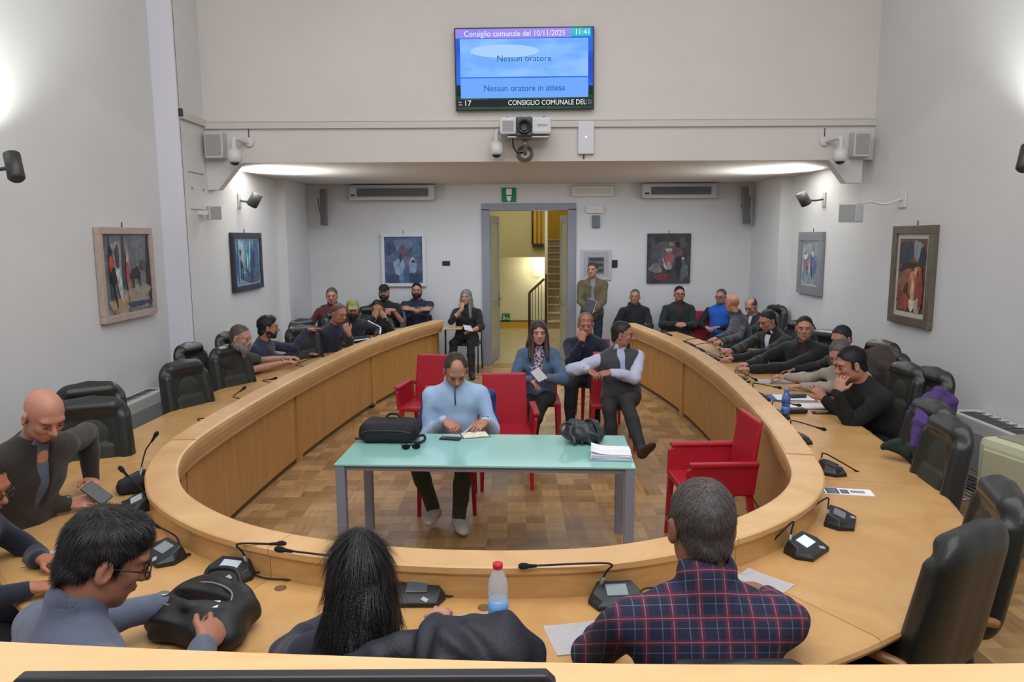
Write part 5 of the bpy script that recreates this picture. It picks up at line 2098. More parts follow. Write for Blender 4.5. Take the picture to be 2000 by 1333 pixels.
# --- in the middle of the oval
p6 = person('balding man in a light blue sweater writing in a notebook at the glass table', S(890, 724, 5.52), yaw=12, pitch=-38, ty=4, lean=.20, s=1.06, w=1.06, res=.006,
            skin='b07c66', hair='recede', hc='4a3d35', top='9cbbdf', collar='stand', topmat=mat('knit_blue', 'a3c0e2', .9, noise=.05, bump=.35, bscale=320, sheen=.3), belly=1.1,
            aR=T(868, 822, .78), aL=T(948, 824, .78), hR=((.75, -.6, -.35), (.2, .2, -1), 50), hL=((-.55, -.8, -.15), (-.3, 0, -1), 40), eR=(-.45, .45, -1), eL=(.35, .5, -1),
            pants='3c3e38', shoes='b3aaa0', footL=(-.40, 5.22, .10), footR=(-.60, 5.32, .13), kneeL=(-.36, 5.30, .50), kneeR=(-.72, 5.30, .50), watch=1)
p7 = person('woman with wavy brown hair in a blue blazer and floral blouse', S(1052, 650, 7.25), yaw=4, pitch=-4, ty=0, lean=.06, s=1.0, res=.007, women=True,
            skin='c29080', hair='wavy', hc='3a2b24', top='4c6280', vneck=(.072, .30), inner=('m', floral()), aR=S(1038, 742, 6.98), aL=S(1066, 739, 6.98), hR=((.5, -.3, -.5), None, 35), hL=((-.8, -.2, .0), None, 40),
            pants='101114', kneeR=(.20, 6.98, .50), kneeL=(.30, 6.92, .58), footR=(.20, 6.9, .09), footL=(.12, 6.72, .22))
p8 = person('man in a grey waistcoat and pale shirt turning to his left with legs crossed', S(1216, 654, 7.22), yaw=72, pitch=-6, ty=8, lean=.02, s=1.05, w=1.12, res=.007,
            skin='a5715d', hair='short', hc='241f1f', beard='stubble', bc='3c302b', top='3e4046', kind='long', sleeve=mat('shirt_pale', 'b9bed6', .8, noise=.04), inner='aab0cc', vneck=(.045, .26), collar='inner',
            aR=S(1148, 722, 7.0), aL=S(1194, 728, 6.95), hR=((.75, -.4, -.5), (0, .3, -1), 55), hL=((-.95, -.2, -.1), (0, .4, -1), 60), eR=(-1, .1, -.35), eL=(1, -.1, -.8),
            pants='2a2a2d', shoes='3a2a22', kneeR=(.93, 6.9, .50), kneeL=(1.08, 6.82, .60), footR=(.96, 6.85, .09), footL=(1.16, 6.45, .24))
p9 = person('man in a navy sweater with glasses pushed up on his forehead', S(1144, 634, 8.15), yaw=-4, pitch=-10, ty=-10, lean=.15, s=1.06, w=1.08, res=.007,
            skin='b07a64', hair='recede', hc='8a8078', glasses=None, top='171d33', aR=S(1137, 668, 7.93), hR=((.05, .1, 1), (.1, .9, 0), 95), aL=S(1160, 712, 7.8), hL=((-.9, -.1, 0), None, 40), pants='20232c', cat='person')
zp = [p6['N'] + p6['fw'] * (.085 + .02 * i_) + p6['up'] * (.02 - .045 * i_) for i_ in range(4)]
bm = BM()
atube(bm, [Vector(q_) - p6['root'].location for q_ in zp], .005, 6)
bobj('zip', bm, mat('zip_dark', '23262c', .4), p6['root'])
# spectacles on his forehead
bm = BM()
H9, A9 = p9['H'], p9['A']
for q in (-1, 1):
    atube(bm, [H9 + A9 @ np.array([q * .033 + .024 * math.cos(a), .085 + .0 * a, .07 + .015 * math.sin(a)]) for a in [2 * PI * i / 14 for i in range(15)]], .003, 6)
    atube(bm, [H9 + A9 @ np.array([q * .057, .084, .07]), H9 + A9 @ np.array([q * .083, .02, .04])], .003, 6)
o = bobj('eyeglasses', bm, mat('eyeglass_red', '8a3a34', .3), p9['root'])
o.location = -p9['root'].location

p10 = person('standing man in an olive jacket holding a notebook by the electrical panel', S(1157, 528, 11.75), yaw=-22, pitch=2, ty=-4, lean=.02, s=1.0, w=1.08, res=.008, legs='stand',
             skin='b0806c', hair='short', hc='4a3c33', hm=.9, top='5c5138', vneck=(.045, .5), inner='7b7f88', collar='inner', aR=S(1146, 603, 11.45), aL=S(1163, 606, 11.47),
             hR=((.8, -.2, -.3), (0, .8, -.4), 45), hL=((-.9, -.2, .0), (0, .8, -.4), 45), pants='232b3d', shoes='1a1715')

# --- left wing, from the far wall to the camera
p11 = person('woman with long grey hair in black sitting with her hand at her mouth', S(910, 581, 11.72), yaw=-14, pitch=2, ty=-6, lean=.02, s=1.02, w=1.12, res=.008, women=True, legs='sit',
             skin='b08572', hair='long', hc='7d7976', top='0f1012', kind='half', aR=S(902, 604, 11.5), hR=((.1, .1, 1), (.1, .9, 0), 95), eR=(-.7, -.2, -.9), aL=S(921, 646, 11.35), hL=((-.7, -.6, -.1), None, 40), pants='0e0f11', footL=(-.62, 11.1, .09), footR=(-.92, 11.2, .09))
vchair(p11['P'][0], p11['P'][1] + .02, -6, 'tablet arm chair under the grey haired woman in black')
p12 = person('bearded man in a navy sweatshirt with arms crossed under the blue painting', S(814, 568, 12.0), yaw=2, pitch=0, ty=2, lean=.02, s=1.02, w=1.2, res=.008,
             skin='ac7d68', hair='short', hc='141214', beard='full', bc='1e1816', top='1b2138', kind='half', aR=S(826, 605, 11.72), aL=S(802, 604, 11.70), hR=((1, 0, .15), (0, .7, -.7), 20), hL=((-1, 0, .2), (0, .7, -.7), 20), eR=(-.9, -.2, -.7), eL=(.9, -.2, -.7), pants='1b1d26')
text('NEW YORK', .05, mat('print_white', 'd8d8dc', .7), p12['root'], Matrix.Translation(Vector(p12['P'] * .22 + p12['N'] * .78 + p12['fw'] * .150) - p12['root'].location) @ RX, 'lettering', 'CENTER')
vchair(p12['P'][0], 12.02, 0, 'dark chair under the man with crossed arms')
p13 = person('bearded man in a black t-shirt and black cap under the blue painting', S(750, 572, 11.85), yaw=4, pitch=2, ty=6, lean=.02, s=1.02, w=1.14, res=.008,
             skin='ac7b66', hair='short', hc='151213', beard='full', bc='231a17', cap='16171c', top='121317', kind='short', aR=S(745, 610, 11.55), aL=S(768, 606, 11.6), hR=((.8, -.3, 0), (0, .5, -1), 40), hL=((-.9, -.2, .1), (0, .5, -1), 40), pants='8c8c90')
vchair(p13['P'][0], 11.92, 4, 'dark chair under the man in the black cap')
p14 = person('grey haired man in a dark red sweater stretching his arm along a chair back', S(648, 579, 11.2), yaw=8, pitch=-2, ty=12, lean=.02, s=1.04, w=1.08, res=.008,
             skin='ad7c68', hair='short', hc='5c5450', hm=.95, top='521c26', collar='stand', aR=S(598, 630, 10.9), hR=((-.6, -.4, -.5), None, 30), eR=(-.4, 0, -.6), aL=S(665, 640, 10.9), pants='22242b')
ochair(p14['P'][0], p14['P'][1], 12, 'black office chair under the man in the dark red sweater')
p15 = person('bearded man in an olive cap and navy tracksuit top with white stripes', S(689, 604, 10.0), yaw=14, pitch=-12, ty=30, lean=.22, s=1.02, w=1.08, res=.007,
             skin='a1725e', hair='short', hc='1c1715', beard='full', bc='1e1715', cap='7c7a4a', top='12141f', collar='stand', aR=T(722, 662, TH + .02), aL=T(738, 657, TH + .02), hR=((.9, -.2, 0), None, 40), hL=((.9, -.5, 0), None, 35), pants='14161f')
for kk in range(3):
    for sg_, S_, E_, W_ in [a[:4] for a in p15['arms']]:
        ov = unit(np.cross(E_ - S_, W_ - E_))
        ov = ov if ov[2] > 0 else -ov
        off = ov * .060 + p15['fw'] * (.018 * (kk - 1))
        bm = BM()
        atube(bm, [Vector(q_ - np.array(p15['root'].location)) for q_ in (S_ + off * 1.05, S_ * .5 + E_ * .5 + off, E_ + off * .95, E_ * .5 + W_ * .5 + off * .9, W_ + off * .72)], .005, 6)
        bobj('sleeve_stripe', bm, mat('stripe_white', 'd9d9de', .7), p15['root'])
ochair(p15['P'][0], p15['P'][1], 40, 'black office chair under the man in the olive cap')
p16 = person('man in dark clothes covering his face with tattooed hands', S(737, 603, 10.75), yaw=10, pitch=-14, ty=20, lean=.20, s=1.0, w=1.02, res=.007,
             skin='94694f', hair='short', hc='151212', top='13161f', aR=S(732, 622, 10.5), aL=S(752, 622, 10.52), hR=((.25, .1, .95), (.2, .95, 0), 18), hL=((-.55, .1, .8), (-.2, .95, 0), 18), eR=(-.5, -.5, -1), eL=(.5, -.5, -1), pants='22242b')
ochair(p16['P'][0], p16['P'][1], 20, 'black office chair under the man covering his face')
p17 = person('heavy short haired man in a navy sweater resting his chin on his hand', S(662, 613, 9.15), yaw=52, pitch=-16, ty=62, lean=.30, s=1.06, w=1.2, res=.007,
             skin='a87360', hair='buzz', hc='5a4238', beard='stubble', bc='5a4238', top='1c2233', aL=S(681, 651, 8.95), hL=((-.35, .0, 1), (-.4, .6, .3), 95), eL=(.3, -.3, -1), aR=T(668, 672, TH), hR=((.9, .1, 0), None, 30), pants='1d2029', belly=1.15)
ochair(p17['P'][0], p17['P'][1], 62, 'black office chair under the heavy man in the navy sweater')
p18 = person('dark haired man in a navy top reaching out to his neighbour\'s shoulder', S(524, 640, 8.1), yaw=108, pitch=-4, ty=84, lean=.16, s=1.02, w=1.06, res=.007,
             skin='a0705c', hair='thick', hc='191616', beard='short', bc='241d1b', top='242a40', aL=S(600, 645, 8.55), hL=((.95, .3, .1), (0, -.2, -1), 12), eL=(0, -.1, -1), aR=T(598, 692, TH), hR=((.9, .1, 0), None, 30), pants='1d2029')
ochair(p18['P'][0], p18['P'][1], 84, 'black office chair under the man reaching out his arm')
p19 = person('man with a long grey beard in a black t-shirt holding a phone', S(470, 660, 7.2), yaw=80, pitch=-14, ty=80, lean=.24, s=1.04, w=1.08, res=.007,
             skin='b0806e', hair='buzz', hc='4d453f', beard='long', bc='8f8a84', top='121418', kind='short', aL=T(562, 700, TH + .03), aR=T(553, 709, TH + .02), hL=((.95, -.2, .1), None, 45), hR=((.95, .15, .1), None, 45), pants='1c1e25', watch=-1)
ochair(p19['P'][0], p19['P'][1], 80, 'dark leather office chair under the grey bearded man')

# --- right side, from the far wall to the camera
p20 = person('short haired man in a dark hooded jacket against the far wall', S(1240, 580, 11.95), yaw=-16, pitch=0, ty=0, lean=.02, s=1.0, w=1.12, res=.008,
             skin='ad7c68', hair='buzz', hc='5d544e', top='11151f', collar='hood', aR=S(1222, 640, 11.65), aL=S(1254, 640, 11.65), pants='1b1d26')
vchair(p20['P'][0], 12.0, 0, 'dark chair under the man in the hooded jacket')
p21 = person('man with glasses in a dark green jacket over a maroon sweater', S(1327, 575, 11.9), yaw=-4, pitch=0, ty=0, lean=.02, s=1.04, w=1.14, res=.008,
             skin='ad7966', hair='short', hc='1b1719', glasses='5a5050', beard='stubble', bc='463832', top='18211f', vneck=(.045, .34), inner='40161e', collar='inner', aR=S(1318, 634, 11.6), aL=S(1340, 634, 11.6), hR=((.9, -.2, -.1), (0, .7, -.7), 55), hL=((-.9, -.2, -.1), (0, .7, -.7), 55), pants='2c1f1c')
vchair(p21['P'][0], 12.0, 0, 'dark chair under the man in the dark green jacket')
p22 = person('man with dark glasses in a bright blue padded waistcoat', S(1408, 580, 11.75), yaw=-38, pitch=-4, ty=-18, lean=.02, s=1.02, w=1.08, res=.008,
             skin='ac7c6a', hair='buzz', hc='4f4845', glasses='121214', beard='stubble', bc='6a605a', top='0f56b4', sleeve=mat('sleeve_dark', '141722', .85), collar='stand', aR=S(1380, 640, 11.5), aL=S(1405, 640, 11.45), pants='17181f')
p23 = person('bald man in a dark navy padded jacket leaning over the desk with his back turned', S(1430, 594, 10.15), yaw=-150, pitch=-8, ty=-120, lean=.22, s=1.06, w=1.14, res=.007, seatz=.62,
             skin='a87058', hair='none', top='181b2b', eyes=False, collar='stand', aL=T(1398, 662, TH + .1), aR=T(1405, 668, TH + .1), pants='14161d')
ochair(p23['P'][0], p23['P'][1], -95, 'black office chair under the bald man with his back turned')
p24 = person('balding man with a white collar bending his head behind the bald man', S(1467, 599, 10.85), yaw=-52, pitch=-28, ty=-60, lean=.16, s=1.02, res=.007,
             skin='a97b68', hair='ring', hc='4b403a', top='15171f', collar='inner', inner='d2d2d8', vneck=(.05, .12), aL=T(1440, 652, TH), aR=T(1420, 650, TH), pants='15171d')
ochair(p24['P'][0], p24['P'][1], -70, 'black office chair under the man with the white collar')
p25 = person('dark haired man in a black jacket over a white shirt holding a phone', S(1499, 627, 8.75), yaw=-66, pitch=-22, ty=-62, lean=.22, s=1.06, w=1.1, res=.007,
             skin='ab7763', hair='short', hc='171517', hm=1.15, top='12151a', vneck=(.05, .34), inner='d5d7dd', collar='shirt', aR=T(1430, 686, TH + .05), aL=T(1432, 700, TH), hR=((-.95, -.1, .1), (0, .5, -1), 50), hL=((-.9, -.3, 0), None, 45), pants='15171d')
ochair(p25['P'][0], p25['P'][1], -65, 'black office chair under the man in the white shirt')
p26 = person('man in a black coat with dark brown hair looking to the side with hands joined', S(1571, 642, 7.75), yaw=-22, pitch=-2, ty=-42, lean=.16, s=1.04, w=1.12, res=.007,
             skin='b37f6b', hair='short', hc='2a1f1c', hm=1.2, top='101216', vneck=(.05, .16), inner='3a141c', collar='hood', aR=T(1462, 712, TH), aL=T(1466, 722, TH), hR=((-.95, -.05, 0), None, 45), hL=((-.9, .3, 0), None, 45), pants='15171d')
ochair(p26['P'][0], p26['P'][1], -55, 'black office chair under the man in the black coat')
p27 = person('dark haired man mostly hidden behind the grey haired man', S(1643, 662, 7.05), yaw=-60, pitch=-18, ty=-70, lean=.18, s=1.02, res=.008, skin='a97562', hair='short', hc='1a1618', top='1a1c22', aL=T(1560, 735, TH), aR=T(1550, 722, TH), pants='15171d')
ochair(p27['P'][0], p27['P'][1], -72, 'black office chair under the half hidden dark haired man')
p28 = person('grey haired man in a beige knitted sweater holding a pen', S(1640, 692, 6.35), yaw=-48, pitch=-30, ty=-66, lean=.26, s=1.02, w=1.05, res=.007,
             skin='ad7b67', hair='short', hc='56524f', hm=1.1, top='a69b8e', topmat=mat('knit_beige', 'a39a8f', .95, noise=.08, bump=.5, bscale=240), aR=T(1535, 737, TH + .02), aL=T(1566, 755, TH), hR=((-.95, 0, .1), None, 45), hL=((-.95, .1, 0), None, 30), pants='2a2a2e')
ochair(p28['P'][0], p28['P'][1], -72, 'dark office chair with a brown coat over its back')
p29 = person('dark haired man in a black sweater with a hand at his cheek', S(1662, 712, 5.62), yaw=-92, pitch=-18, roll=0, ty=-84, lean=.36, s=1.10, w=1.16, res=.006,
             skin='a97662', hair='short', hc='0f0e10', hm=1.0, hz=-.005, top='0e0f12', topmat=mat('black_knit', '101114', .9, bump=.3, bscale=200), aL=S(1634, 768, 5.46), hL=((.35, .15, 1), (.6, .5, -.2), 50), eL=(-.2, .1, -1), aR=T(1610, 780, TH + .06), hR=((-.5, .3, .7), (0, .8, -.2), 60), pants='15171d', eR=(-.4, -.5, -1))
ochair(p29['P'][0], p29['P'][1], -84, 'dark leather office chair under the man with a hand at his cheek')
for P_, lb, aa in ((p1, 'dark office chair under the bald man in brown', 72), (p2, 'dark office chair under the man cut off at the left edge', 95), (p3, 'dark office chair under the man in the grey blue sweater', 150),
                   (p4, 'dark office chair under the black haired woman with a padded jacket over it', 178), (p5, 'dark office chair under the man in the plaid shirt', 180)):
    h = heading(aa)
    ochair(P_['P'][0] + h[0] * .06, P_['P'][1] + h[1] * .06, aa, lb)
# ---------------------------------------------------------------- meeting microphones
unit_m = mat('unit_black', '1b1c1f', .4, bump=.05, bscale=300)
NO_STEM = None


def mic_unit(body, head_, base=None, apex=None, yaw=0, dh=0., label='', lit=None, stub=None, cable=None, on_rim=None, size=1.0):
    """desk unit at pixel body, facing yaw; gooseneck through apex to head_"""
    c = T(*body) if on_rim is None else on_rim
    t = empty('conference_microphone', tuple(c), R(yaw), label, 'microphone', 'desk microphones of the council table')
    k = size
    bm = BM()
    lo = [(-.115, -.01), (-.085, -.075), (.085, -.075), (.115, -.01), (.085, .062), (-.085, .062)]
    up_ = [(-.095, -.008), (-.062, -.052), (.062, -.052), (.095, -.008), (.068, .048), (-.068, .048)]
    zl = [.0, .022]
    r0 = [bm.verts.new((x * k, y * k, 0)) for x, y in lo]
    r1 = [bm.verts.new((x * k, y * k, .02)) for x, y in lo]
    r2 = [bm.verts.new((x * k, y * k, .030 + (y + .052) * .36)) for x, y in up_]
    bm.faces.new(r0[::-1])
    bm.faces.new(r2)
    for a_, b3 in ((r0, r1), (r1, r2)):
        for i in range(6):
            bm.faces.new((a_[i], a_[(i + 1) % 6], b3[(i + 1) % 6], b3[i]))
    bmesh.ops.bevel(bm, geom=list(bm.edges), offset=.0025, segments=1, affect='EDGES')
    bobj('base', bm, unit_m, t)
    sl = Matrix.Rotation(math.atan(.36), 4, 'X')
    Ms = Matrix.Translation((0, -.006, .048)) @ sl
    bm = BM()
    abox(bm, (-.042, -.024, -.002), (.042, .034, .0035), .001, Ms)
    bobj('display', bm, mat('display_' + (lit or 'off'), lit or '4c5257', .12, emit=.55 if lit else .12), t)
    bm = BM()
    abox(bm, (.050, -.036, -.006), (.078, -.018, .001), .001, Ms @ Matrix.Rotation(R(-35), 4, 'Z'))
    bobj('button', bm, mat('button_silver', 'a3a3a6', .35), t)
    Mi = (Matrix.Translation(c) @ Matrix.Rotation(R(yaw), 4, 'Z')).inverted()
    # stem
    s0 = Vector((.07, .045, .03)) if (stub or 1) > 0 else Vector((-.07, .045, .03))
    y_ = c.y
    if apex is None:
        ap_ = s0 + Vector((0, .03, .12))
    else:
        ap_ = Mi @ W(apex[0], apex[1], (T(*body).y if on_rim is None else c.y) + .0)
        ap_.z = max(.07, min(ap_.z, .24))
    hp = Mi @ W(head_[0], head_[1], (c.y) + dh)
    d = hp - ap_
    if d.length > .36:
        hp = ap_ + d.normalized() * .36
    mid = ap_.lerp(hp, .18) + Vector((0, 0, .008))
    e_ = ap_.lerp(hp, .9)
    bm = BM()
    atube(bm, bez([s0, s0.lerp(ap_, .6) + Vector((0, 0, .01)), ap_, mid, e_], 5), .0042, 7)
    gn = bobj('gooseneck', bm, rubber, t)
    bm = BM()
    v = (hp - ap_).normalized()
    atube(bm, [e_ - v * .03, e_ - v * .01, e_ + v * .002, e_ + v * .01, e_ + v * .03, e_ + v * .042], [.006, .0075, .008, .012, .013, .007], 10)
    bobj('microphone_head', bm, mat('foam_black', '121214', .9, bump=.5, bscale=500), gn)
    bm = BM()
    atube(bm, [s0 - Vector((0, 0, .01)), s0.lerp(ap_, .5)], .0075, 8)
    bobj('stem_clip', bm, mat('clip_silver', '8f9096', .35, metal=.5), t)
    if cable:
        q = Mi @ T(*cable)
        sx = .09 if q.x > 0 else -.09
        bm = BM()
        atube(bm, bez([(sx, .03, .012), (sx + (q.x - sx) * .3, .03 + (q.y - .03) * .3 + .015, .018), (sx + (q.x - sx) * .7, .03 + (q.y - .03) * .7 + .01, .012), (q.x, q.y, .004)], 6), .0035, 6)
        atube(bm, bez([(sx, .02, .012), (sx + (q.x - sx) * .3, .02 + (q.y - .02) * .3 - .02, .008), (sx + (q.x - sx) * .7, .02 + (q.y - .02) * .7 - .012, .008), (q.x, q.y, .004)], 6), .0035, 6)
        bobj('cable', bm, rubber, t)
    return t


mic_unit((262, 945), (303, 852), apex=(283, 885), yaw=-78, label='desk microphone beyond the black pouch by the bald man')
mic_unit((268, 992), (238, 918), apex=(284, 972), yaw=-62, lit='8f959b', label='desk microphone in front of the black pouch with its stem leaning left', stub=-1)
mic_unit((322, 1090), (296, 1022), apex=(346, 1052), yaw=-40, lit='6d7276', cable=(372, 1085), label='desk microphone just beyond the head of the man in grey blue')
mic_unit((450, 1126), (548, 1063), apex=(462, 1066), yaw=-14, lit='9ba6ab', cable=(607, 1138), label='desk microphone with pale lit screen above the black bag')
mic_unit((815, 1170), (541, 1073), apex=(700, 1098), yaw=0, cable=(915, 1163), stub=-1, label='desk microphone half hidden behind the black haired woman')
mic_unit((1204, 1176), (985, 1107), apex=(1195, 1104), yaw=4, lit='5d686c', stub=-1, cable=(1300, 1152), label='desk microphone left of the man in the plaid shirt')
mic_unit((1572, 1078), (1477, 1091), apex=(1550, 1020), yaw=44, lit='c3cbd4', stub=-1, label='desk microphone with the brightest white screen at the right corner')
mic_unit((1638, 1022), (1551, 1013), apex=(1618, 974), yaw=62, lit='565a60', stub=-1, label='desk microphone just below the printed leaflet')
mic_unit((1622, 922), (1686, 928), apex=(1607, 886), yaw=78, label='desk microphone just above the printed leaflet')
mic_unit((1560, 862), (1609, 839), apex=(1545, 823), yaw=80, label='desk microphone right behind the rim nearest the blue bottle')
mic_unit((1520, 815), (1560, 792), apex=(1510, 785), yaw=82, label='desk microphone beside the foot of the blue bottle')
mic_unit((1484, 780), (1523, 758), apex=(1471, 750), yaw=84, label='desk microphone beside the blue folder')
mic_unit((1446, 745), (1476, 742), apex=(1437, 723), yaw=86, label='desk microphone with reading glasses lying beside it')
mic_unit((1390, 703), (1412, 700), apex=(1378, 688), yaw=88, label='desk microphone in front of the man in the white shirt')
mic_unit((1362, 686), (1387, 669), apex=(1357, 680), yaw=92, label='desk microphone in front of the bald man with his back turned')
mic_unit((1344, 676), (1383, 660), apex=(1345, 664), yaw=94, label='desk microphone with a long stem near the far right end')
mic_unit((1300, 656), (1315, 660), apex=(1296, 652), yaw=96, label='farthest desk microphone on the right wing')
for bp, hp, ap, lb in (((630, 706), (641, 683), (623, 696), 'farthest desk microphone on the left wing'),
                       ((582, 727), (621, 695), (578, 717), 'desk microphone in front of the grey bearded man'),
                       ((518, 759), (535, 740), (514, 747), 'desk microphone between the grey bearded man and the empty chair'),
                       ((458, 791), (475, 760), (456, 779), 'desk microphone nearest the empty chair on the left wing'),
                       ((388, 836), (412, 818), (386, 824), 'desk microphone whose head hides behind the left rim')):
    q = T(*bp)
    sq = SAT(q.x, q.y)
    pp = OP(sq, -.11, DZK)
    n = NR(sq)
    mic_unit(bp, hp, apex=ap, yaw=math.degrees(math.atan2(-n.x, n.y)), on_rim=pp, label=lb)


# ---------------------------------------------------------------- small things
def sheet(u, v, w2, d2, a, label, name='sheet_of_paper', cat='paper', z=DZK, mt=None, th=.0012, cpx=None, group=None):
    c = T(u, v, z)
    M = Matrix.Rotation(R(a), 4, 'Z')
    bm = BM()
    vs = []
    n = 6
    grid = [[bm.verts.new((-w2 / 2 + w2 * i / n, -d2 / 2 + d2 * j / n, .002 + .0035 * (math.sin(i * 1.1) * math.cos(j * .9)) ** 2 + (.004 if (i in (0, n) and j in (0, n)) else 0))) for j in range(n + 1)] for i in range(n + 1)]
    for i in range(n):
        for j in range(n):
            bm.faces.new((grid[i][j], grid[i + 1][j], grid[i + 1][j + 1], grid[i][j + 1]))
    r = bmesh.ops.solidify(bm, geom=bm.faces[:], thickness=th)
    o = bobj(name, bm, mt or paper)
    o.location = c
    o.rotation_euler = (0, 0, R(a))
    return tag(o, label, cat, group)


sheet(908, 1222, .21, .15, 8, 'white sheet just left of the foot of the red capped bottle')
sheet(1148, 1245, .28, .20, 12, 'white sheet under the left arm of the man in the plaid shirt')
sheet(1470, 1150, .21, .297, -48, 'white sheet by the right shoulder of the man in the plaid shirt')
sheet(104, 1090, .21, .16, 18, 'white sheet by the navy sleeve at the left edge')
sheet(1512, 746, .297, .21, -6, 'white sheet with a pen before the grey haired man')
sheet(778, 645, .3, .21, 20, 'white sheet at the far end of the left wing')
sheet(692, 673, .3, .21, 35, 'pale sheet before the heavy man in the navy sweater')
sheet(470, 748 + 60, .001, .001, 0, 'x')['label'] = 'x'
D.objects.remove(D.objects[[o.name for o in D.objects if o.get('label') == 'x' and o.name.startswith('sheet')][0]])
o = tube('pen', [T(1505, 748, DZK + .012), T(1524, 743, DZK + .012)], .004, mat('pen_grey', '5b6170', .3))
tag(o, 'grey pen lying on the white sheet before the grey haired man', 'pen')

# leaflet
c = T(1650, 961)
t = empty('leaflet', tuple(c), R(-11), 'long white leaflet with blue and dark printed blocks on the right corner', 'leaflet')
box('page', (-.145, -.052, .0), (.145, .052, .002), paper, t)
bm = BM()
blocks = (((-.14, -.045), (-.112, .045), 1), ((-.10, -.045), (-.035, .045), 0), ((-.025, -.038), (.018, .028), 2))
for lo, hi, mi in blocks:
    abox(bm, (lo[0], lo[1], .0018), (hi[0], hi[1], .0026), 0, None, mi)
for i in range(9):
    abox(bm, (.03 + i * .0085, -.02, .0018), (.035 + i * .0085, .022, .0026), 0, None, 2)
for i in range(4):
    abox(bm, (-.092, -.03 + i * .018, .0024), (-.045, -.023 + i * .018, .0029), 0, None, 3)
    abox(bm, (-.02, -.03 + i * .013, .0024), (.012, -.026 + i * .013, .0029), 0, None, 3)
bobj('printing', bm, [mat('print_navy', '26384f', .6), mat('print_blue', '2f6fc0', .6), mat('print_dark', '33363c', .6), mat('print_pale', '8fa3b5', .6)], t)


# bottles
def bottle(u, v, h_, r_, capc, body, label, water, lab):
    c = T(u, v)
    t = empty('water_bottle', tuple(c), 0, label, 'bottle')
    k = h_
    pr_ = [(r_ * .8, 0), (r_, .01 * k / .22), (r_, .30 * k), (r_ * .93, .34 * k), (r_ * .93, .42 * k), (r_, .46 * k), (r_, .62 * k), (r_ * .9, .72 * k), (r_ * .62, .83 * k), (r_ * .42, .90 * k), (r_ * .42, .95 * k)]
    lathe('bottle_body', pr_, body, t, 24)
    lathe('cap', [(r_ * .47, .91 * k), (r_ * .5, .92 * k), (r_ * .5, k), (r_ * .42, k * 1.004)], mat('cap_' + capc, capc, .4), t, 20)
    lathe('label_band', [(r_ * 1.01, .10 * k), (r_ * 1.012, .38 * k)] if 0 else [(r_ * 1.015, .11 * k), (r_ * 1.015, .34 * k)], lab, t, 24)
    if water:
        lathe('water', [(r_ * .9, .005), (r_ * .94, .02), (r_ * .94, .40 * k), (r_ * .5, .401 * k)], water, t, 24)
    return t


clear = mat('pet_clear', 'dfe8f0', .08, alpha=.42, spec=.8)
lab1 = mat('bottle_label', '5f9bd8', .5, noise=.25, nscale=30)
b1 = bottle(973, 1211, .225, .0375, 'c81d28', clear, 'clear water bottle with red cap and blue label on the front desktop', mat('water', 'b9d6f0', .1, alpha=.5), lab1)
lathe('base_stripe', [(.0385, .012), (.0385, .022)], mat('stripe_red', 'b8303c', .5), b1, 24)
bottle(1534, 811, .215, .034, '4f78c8', mat('pet_blue', '2a5cb8', .12, alpha=.72, spec=.8), 'small blue plastic water bottle on the right wing desktop', None, mat('blue_label', '4f7fc4', .4, noise=.2, nscale=40))


def phone(c, rz, label, tilt=None, mt=None, wd=.072, ln=.15):
    t = empty('smartphone', tuple(c), 0, label, 'phone')
    t.rotation_euler = tilt if tilt else (0, 0, rz)
    box('case', (-wd / 2, -ln / 2, 0), (wd / 2, ln / 2, .009), mt or black, t, .003)
    box('screen', (-wd / 2 + .004, -ln / 2 + .004, .0088), (wd / 2 - .004, ln / 2 - .004, .0098), mat('phone_glass', '16181d', .06), t)
    return t


phone(T(880, 858, .721), R(75), 'dark smartphone lying on the glass table before the man in light blue')
phone(T(1605, 808, DZK + .001), R(80), 'smartphone on the desk by the elbow of the man in black')
phone(T(674, 676, DZK + .001), R(60), 'dark smartphone beside the pale sheet on the left wing')
_w = p1['arms'][1]
phone(Vector(_w[3] + _w[4] * .15) + Vector((0, 0, .035)), 0, 'dark smartphone in the hands of the bald man in brown', (R(35), R(-25), R(60)))
phone(T(1412, 690, DZK + .07), 0, 'dark smartphone held by the man in the white shirt', (R(40), 0, R(60)))
phone(T(580, 697, DZK + .08), 0, 'dark smartphone held by the grey bearded man', (R(50), 0, R(-80)))

# open notebook, pen, sunglasses, paper stack on the glass table
c = T(928, 851, .721)
t = empty('notebook', tuple(c), R(14), 'small open notebook with cream pages on the glass table', 'notebook')
bm = BM()
for sx in (-1, 1):
    pr_ = [(0, .004), (sx * .03, .012), (sx * .09, .006), (sx * .095, .0), (0, .0)]
    aprism(bm, pr_, 1, -.065, .065)
bobj('pages', bm, mat('cream_page', 'e6e0cc', .8), t)
box('cover', (-.1, -.07, -.0005), (.1, .07, .002), dark, t)
o = tube('pen', [W(905, 849, T(905, 852, .721).y) + Vector((0, 0, .01)), T(925, 843, .721) + Vector((0, .0, .05))], .0045, mat('pen_white', 'c9cacc', .3))
tag(o, 'pale pen in the hand of the man writing at the glass table', 'pen')
c = T(803, 880, .721)
t = empty('sunglasses', tuple(c), R(8), 'folded black sunglasses on the glass table beside the black laptop bag', 'sunglasses')
